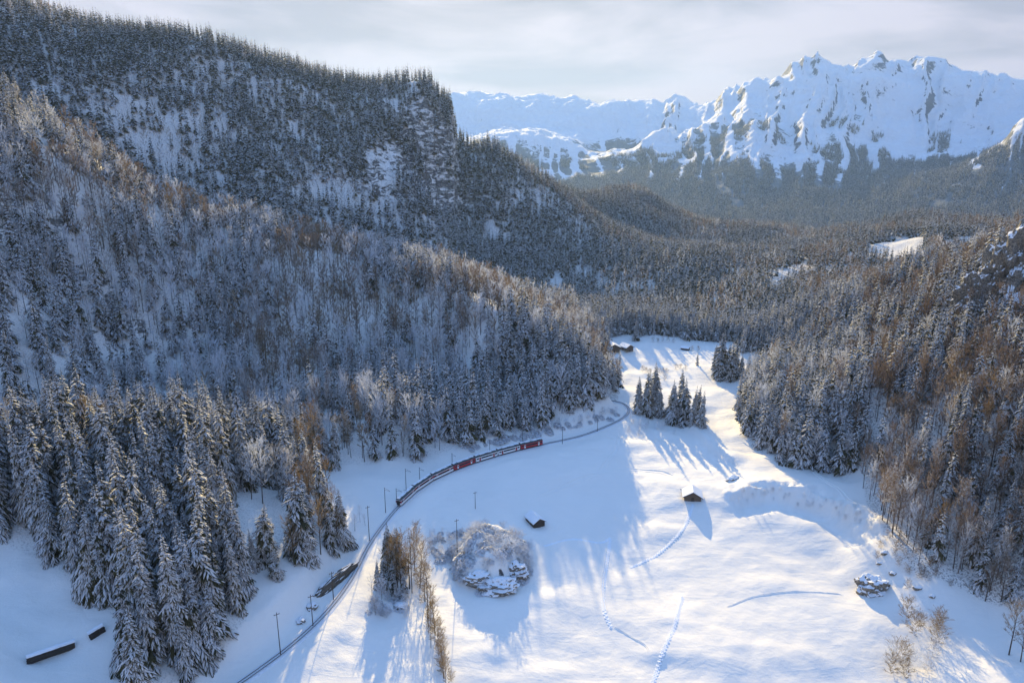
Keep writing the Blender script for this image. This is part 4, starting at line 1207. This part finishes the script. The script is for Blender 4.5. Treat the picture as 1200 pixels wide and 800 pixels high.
def bare_rock_mat():
    m, t, o = new_mat('bare_rock')
    g = N(t, 'ShaderNodeNewGeometry')
    n2 = noise_node(t, 1.1, 6, 0.7, g.outputs['Position'], .6)
    sep = N(t, 'ShaderNodeSeparateXYZ'); t.links.new(g.outputs['Normal'], sep.inputs[0])
    sf = maprange(t, mth(t, 'ADD', sep.outputs['Z'], mth(t, 'MULTIPLY', mth(t, 'SUBTRACT', n2.outputs['Fac'], 0.5), 0.5)), .78, .86)
    rc = ramp(t, n2.outputs['Fac'], [(0.3, (0.05, 0.045, 0.04)), (0.7, (0.20, 0.175, 0.14))]).outputs['Color']
    bsdf(t, o, mixc(t, sf, rc, (.84, .84, .85)), 0.85, bump(t, n2.outputs['Fac'], 0.5, 0.9), 0.2)
    return m
M['bare_rock'] = bare_rock_mat()
rock(1020, 690, 5.5, 4, 4.6, 4, 'snow-capped boulder by itself at the foot of the right-hand wood', res=4)
rf_ = rock(394, 682, 1.6, 11.5, 3.0, 9, 'long dark rock face beside the track in the cutting', 'rock_face', 'rock', 4, rz=R(-26), rough=.25, mat=M['bare_rock'])
rock(366, 712, 2.0, 2.0, 1.6, 12, 'small dark rock left of the lower track')
rock(352, 728, 1.6, 1.6, 1.1, 14, 'smaller stone down the bank by the lower track')
rock(585, 692, 6.5, 3.5, 3.6, 21, 'dark jagged rock at the foot of the frosted knob', res=4)
rock(560, 682, 4.5, 3.0, 3.2, 22, 'rock on the left flank of the frosted knob', res=4)
rock(606, 672, 4.0, 3.5, 3.4, 23, 'rock on the right flank of the frosted knob', res=4)
#rock(541, 664, 3.2, 2.6, 2.6, 24, 'outermost left rock under the frosted knob', res=3)
rock(470, 712, 2.6, 2.0, 1.6, 25, 'stone below the little spruce strip')
rock(858, 561, 4.2, 1.6, 1.3, 31, 'low brown stone ridge in snow beyond the barn', res=3, rz=R(35))
for i, (px, py, a, b_, c_, lab) in enumerate(((1150, 362, 13, 7, 17, 'pale cliff block at the left end of the right-hand cliff'), (1172, 340, 11, 7, 17, 'ochre rock face in the middle of the right-hand cliff'),
        (1192, 322, 17, 9, 20, 'dark snow-patched cliff at the right edge, upper part'), (1192, 375, 12, 8, 9, 'ledge of rock under the right-hand cliff'), (1160, 398, 10, 5, 4, 'lowest snowy ledge below the right-hand cliff'), (1080, 445, 5, 3, 6, 'small rock face showing through the right-hand wood'))):
    rock(px, py, a, b_, c_, 41 + i, lab, 'cliff_rock', 'cliff', 5, rz=R(20 * i), rough=.7)
for i, (px, py, s_) in enumerate(((1036, 650, 1.2), (1030, 662, .9), (1075, 690, 1.1), (1092, 700, .8), (1046, 672, 1.0), (800, 574, .7))):
    rock(px, py, s_ * 1.4, s_, s_ * .9, 60 + i, (('largest stone', 'low stone', 'stone nearest the spruces', 'lowest small stone', 'middle stone')[i] + ' in the snow at the edge of the right-hand wood' if i < 5 else 'small dark stone on the snow left of the barn'), 'stone', 'stone', 2)
# two dark dry-stone walls at the lower left, capped with snow
def stone_wall(p0, p1, h, label):
    a = np.array(cast(*p0)); b = np.array(cast(*p1)); d = b - a; ln = float(np.hypot(d[0], d[1])); an = math.atan2(d[1], d[0]); sl_ = math.atan2(d[2], ln)
    o = empty('stone_wall', tuple(a), an, label=label, category='wall'); o.rotation_euler = (0, -sl_, an)
    r_ = random.Random(int(ln * 10)); b = MB(); b.box(0, ln, -.35, .35, -.4, h * .96); b.build('core', M['dark_wood'], o)
    ms = []
    for q in range(4):
        k = MB(); n_ = 6; pts = []
        k.box(-.45, .45, -.14, .12, -.2, .2); me = k.mesh('stone', [M['stone']])
        co = np.array([v.co[:] for v in me.vertices]) * np.array([r_.uniform(.7, 1.1), 1, r_.uniform(.8, 1.1)]) + np.array([[r_.uniform(-.07, .07) for _ in range(3)] for _ in range(8)])
        me.vertices.foreach_set('co', co.astype(np.float32).ravel()); me.update(); ms.append(me)
    row = 0; z = .05
    while z < h - .1:
        x = .3 + (row % 2) * .3
        while x < ln - .3:
            s = link('stone', ms[r_.randrange(4)], o); s.location = (x, -.40 + r_.uniform(-.05, .05), z); x += r_.uniform(.75, .95)
        z += .42; row += 1
    V = []; F = []; nx = max(8, int(ln / .6)); prof = [(-.62, -.12), (-.6, .12), (-.3, .42), (.1, .5), (.7, .3), (1.3, -.25)]
    for i in range(nx + 1):
        for (yy, zz) in prof: V.append((ln * i / nx * 1.02 - .1, yy * (1 + .25 * r_.random()), h + zz * (1 + .5 * (r_.random() - .5))))
    k = len(prof)
    for i in range(nx):
        for j in range(k - 1): F.append((i * k + j, i * k + j + 1, (i + 1) * k + j + 1, (i + 1) * k + j))
    link('snow_cap', mesh_np('snow_cap', V, F, [M['snow']]), o)
M['stone'] = plain('dark_stone', (0.055, 0.048, 0.042), 0.9, 0.5, 1.2)
stone_wall((32, 778), (88, 758), 2.0, 'longer dark stone wall capped with snow at the lower left')
stone_wall((106, 749), (124, 738), 2.2, 'short dark stone wall by the trunks right of the longer one')

# ------------------------------------------------------------------ brush
kb = random.Random(91)
for i in range(115):
    a = kb.uniform(0, 6.283); q = math.sqrt(kb.random()) * 1.02; x, y = KNOB[0] + math.cos(a) * q * 16.5, KNOB[1] + math.sin(a) * q * 21
    sc_ = kb.uniform(.55, 1.35)
    o = empty('snowy_bush', (x, y, float(ground(x, y)) - .3), kb.uniform(0, 6.28), label=('large' if sc_ > 1.05 else 'small' if sc_ < .8 else 'middling') + ' snow-loaded bush ' + ('on the top' if q < .45 else 'on the sunward far side' if math.sin(a) > .35 else 'low on the near side' if math.sin(a) < -.5 else 'on the left flank' if math.cos(a) < 0 else 'on the right flank') + ' of the rocky knob', category='bush', group='snow-loaded bushes on the rocky knob')
    o.scale = (sc_, sc_, sc_ * kb.uniform(.7, 1.1)); link('twigs', bushes[i % 4], o)
for i, (px, py) in enumerate([(kb.uniform(500, 545), kb.uniform(625, 660)) for _ in range(26)] + [(kb.uniform(430, 475), kb.uniform(705, 722)) for _ in range(12)]):
    x, y, z = cast(px, py); sc_ = kb.uniform(.6, 1.2)
    o = empty('snowy_bush', (x, y, z - .3), kb.uniform(0, 6.28), label='snow-loaded bush on the sunlit shoulder left of the knob' if i < 26 else 'snow-loaded bush below the little spruce strip', category='bush', group='snow-loaded bushes left of the knob' if i < 26 else 'snow-loaded bushes below the spruce strip')
    o.scale = (sc_, sc_, sc_); link('twigs', bushes[i % 4], o)
for i in range(40):
    t_ = i / 39; px, py = 545 + 180 * t_ + kb.uniform(-5, 5), 530 - 42 * t_ + kb.uniform(-8, 2)
    x, y, z = cast(px, py); sc_ = kb.uniform(.6, 1.4)
    o = empty('snowy_bush', (x, y, z - .3), kb.uniform(0, 6.28), label='snow-loaded bush along the foot of the wooded hill above the railway', category='bush', group='snow-loaded bushes above the railway'); o.scale = (sc_, sc_, sc_); link('twigs', bushes[i % 4], o)
def shrub(px, py, s, kd, label, group, seed, flat=1.0):
    x, y, z = cast(px, py); tk, cr, h = tmesh[(kd, 0)][seed % 3]
    o = empty('shrub', (x, y, z - .9 * s), seed * 1.3, label=label, category='shrub', group=group); o.scale = (s * 6 * flat / 22, s * 6 * flat / 22, s * 6 / 22)
    o.location.z = z - 22 * o.scale.z * .3
    link('crown', cr, o)
gr = random.Random(17)
for i in range(16): shrub(1052 + gr.uniform(-14, 48), 735 + gr.uniform(-10, 62), gr.uniform(1.1, 1.9), 'golden' if i % 3 else 'frosted', 'brown brush half buried in the snow at the lower right', 'brush at the lower right', i, 1.5)
for i in range(26): shrub(1024 + gr.uniform(-8, 50) + i * 1.8, 640 + i * 2.0 + gr.uniform(-14, 8), gr.uniform(.5, 1.0), 'bare' if i % 2 else 'golden', 'low brush fringing the foot of the right-hand wood', 'brush fringing the right-hand wood', i, 1.5)
for i in range(46):
    t_ = i / 45; shrub(484 + 40 * t_ + gr.uniform(-8, 8), 632 + 165 * t_ + gr.uniform(-4, 4), gr.uniform(.55, 1.1), ('golden', 'frosted', 'golden')[i % 3], 'pale brown brush in the narrow strip running down to the bottom edge', 'brush in the narrow strip by the railway', i, 1.4)
for i in range(18): shrub(455 + gr.uniform(-22, 26), 708 + gr.uniform(-12, 16), gr.uniform(.6, 1.1), 'frosted', 'frosted brush on the small rise below the spruce strip', 'frosted brush below the spruce strip', i, 1.5)
for i in range(26): shrub(525 + gr.uniform(-22, 26) , 640 + gr.uniform(-16, 22), gr.uniform(.5, .95), 'frosted', 'frosted white brush on the left shoulder of the knob', 'frosted brush left of the knob', i, 1.5)
for i, (px, py) in enumerate(((757, 437), (753, 436), (762, 437), (777, 438), (773, 439), (781, 437), (779, 446), (792, 434), (797, 432), (803, 434), (765, 402), (771, 401), (777, 401), (783, 401), (789, 402), (811, 411), (818, 412), (700, 418), (706, 422))):
    shrub(px, py, .8, 'bare', 'low dark bush on the upper meadow in front of the farmhouses', 'dark bushes on the upper meadow', i, 1.8)
for i in range(36):
    t_ = i / 35; shrub(560 + 165 * t_ + gr.uniform(-5, 5), 522 - 34 * t_ + gr.uniform(-6, 3), gr.uniform(.5, 1.0), 'frosted', 'frosted bush on the bank above the railway at the foot of the hill', 'frosted bushes above the railway', i, 1.5)
for i in range(20): shrub(765 + gr.uniform(-30, 34), 500 + gr.uniform(-8, 10), gr.uniform(.5, .9), 'frosted', 'frosted bush at the foot of the meadow spruces', 'frosted bushes under the meadow spruces', i, 1.5)

# ------------------------------------------------------------------ paths trodden in the snow
def path(pts, name, label, width=1.2, depth=.35, lip=.22, wig=.25):
    P = smooth_line([cast(a, b)[:2] for a, b in pts], 1.0); V = []; F = []; r_ = random.Random(int(pts[0][0]))
    prof = [(-2.2, -.2), (-1.25, lip), (-.75, .04), (-.4, -depth + .3 * depth), (.4, -depth + .3 * depth), (.75, .04), (1.25, lip), (2.2, -.2)]
    for i, p in enumerate(P):
        q = P[min(i + 1, len(P) - 1)] - P[max(i - 1, 0)]; q = q / (np.linalg.norm(q) + 1e-6)
        end = min(1, i / 4, (len(P) - 1 - i) / 4)
        for o_, z in prof:
            xx, yy = p[0] - q[1] * o_ * width, p[1] + q[0] * o_ * width
            V.append((xx + r_.uniform(-1, 1) * wig * .5, yy + r_.uniform(-1, 1) * wig * .5, float(ground(xx, yy)) + (z + .10) * (.1 + .9 * end) * (1 + r_.uniform(-.35, .35)) - .2 * (1 - end) ))
    k = len(prof)
    for i in range(len(P) - 1):
        for j in range(k - 1): F.append((i * k + j, (i + 1) * k + j, (i + 1) * k + j + 1, i * k + j + 1))
    link(name, mesh_np(name, V, F, [M['ground']]), None, kind='structure', label=label)
path([(713, 640), (709, 665), (706, 690), (711, 725)], 'footpath', 'line of footprints down the sunlit meadow', .35, .2, .12)
path([(711, 730), (730, 742), (757, 758), (760, 775)], 'footpath', 'ditch in the snow near the bottom of the meadow', .22, .1, .06, .12)
#path([(600, 750), (625, 758), (650, 767)], 'footpath', 'short furrow in the snow at the edge of the shade', .4, .5, .2)
path([(845, 714), (880, 700), (925, 694), (960, 695), (995, 697)], 'footpath', 'long curved furrow across the lower right meadow', .22, .06, .04, .12)
path([(625, 588), (660, 570), (700, 556), (735, 550), (770, 553), (792, 560)], 'snow_road', 'snowed-in farm road crossing the shaded meadow', 1.0, .4, .15)
path([(700, 556), (712, 540), (722, 525), (728, 508)], 'snow_road', 'snowed-in farm road climbing to the railway', 1.0, .4, .15)
#path([(620, 645), (635, 655), (644, 672)], 'footpath', 'short dark furrow right of the knob', .6, .5, .3)
path([(950, 545), (965, 562), (985, 575), (1000, 590)], 'footpath', 'faint trail above the snow bank', .6, .4, .3)

for i in range(34):
    t_ = i / 33; shrub(862 + 165 * t_ + gr.uniform(-5, 5), 582 + 34 * t_ * t_ + gr.uniform(-7, 8), gr.uniform(.3, .6), 'frosted', 'frosted tuft of brush on the steep snow bank right of the barn', 'frosted tufts on the snow bank', i, 1.6)

# single footprints: pits with a thrown-up rim
b = MB(); fr = random.Random(3)
for pts in ([(715, 632), (711, 660), (707, 690), (708, 716), (716, 735)], [(800, 700), (790, 735), (775, 770), (765, 800)], [(640, 640), (670, 632), (700, 636), (715, 632)], [(812, 592), (800, 620), (770, 650), (740, 665)]):
    P = smooth_line([cast(a, b_)[:2] for a, b_ in pts], .8)
    for i, p in enumerate(P):
        x = p[0] + (.22 if i % 2 else -.22) + fr.uniform(-.1, .1); y = p[1] + fr.uniform(-.1, .1); g_ = float(ground(x, y)); k = 8; i0 = len(b.v)
        for rr, zz in ((.75, -.05), (.42, .16), (.26, .05)):
            for q in range(k): b.v.append((x + math.cos(q * .785) * rr, y + math.sin(q * .785) * rr * 1.2, g_ + zz * fr.uniform(.7, 1.2)))
        for ring in (0, 1):
            for q in range(k): b.f.append((i0 + ring * k + q, i0 + ring * k + (q + 1) % k, i0 + (ring + 1) * k + (q + 1) % k, i0 + (ring + 1) * k + q)); b.m.append(0)
        b.f.append(tuple(i0 + 2 * k + q for q in range(k))); b.m.append(0)
b.build('footprints', M['snow'], None, smooth=True, kind='stuff', label='lines of footprints across the sunlit meadow', category='footprints')

# ------------------------------------------------------------------ air
hb = MB(); hb.box(-14100, 14100, -14100, 14100, -262, 1750)
hm = bpy.data.materials.new('air'); hm.use_nodes = True
t = hm.node_tree; t.nodes.clear()
ho = N(t, 'ShaderNodeOutputMaterial'); pv = N(t, 'ShaderNodeVolumePrincipled')
pv.inputs['Color'].default_value = (0.30, 0.50, 1.0, 1)
pv.inputs['Density'].default_value = 5.5e-5
pv.inputs['Anisotropy'].default_value = 0.42
t.links.new(pv.outputs[0], ho.inputs['Volume'])
hb.build('haze', hm, kind='stuff')
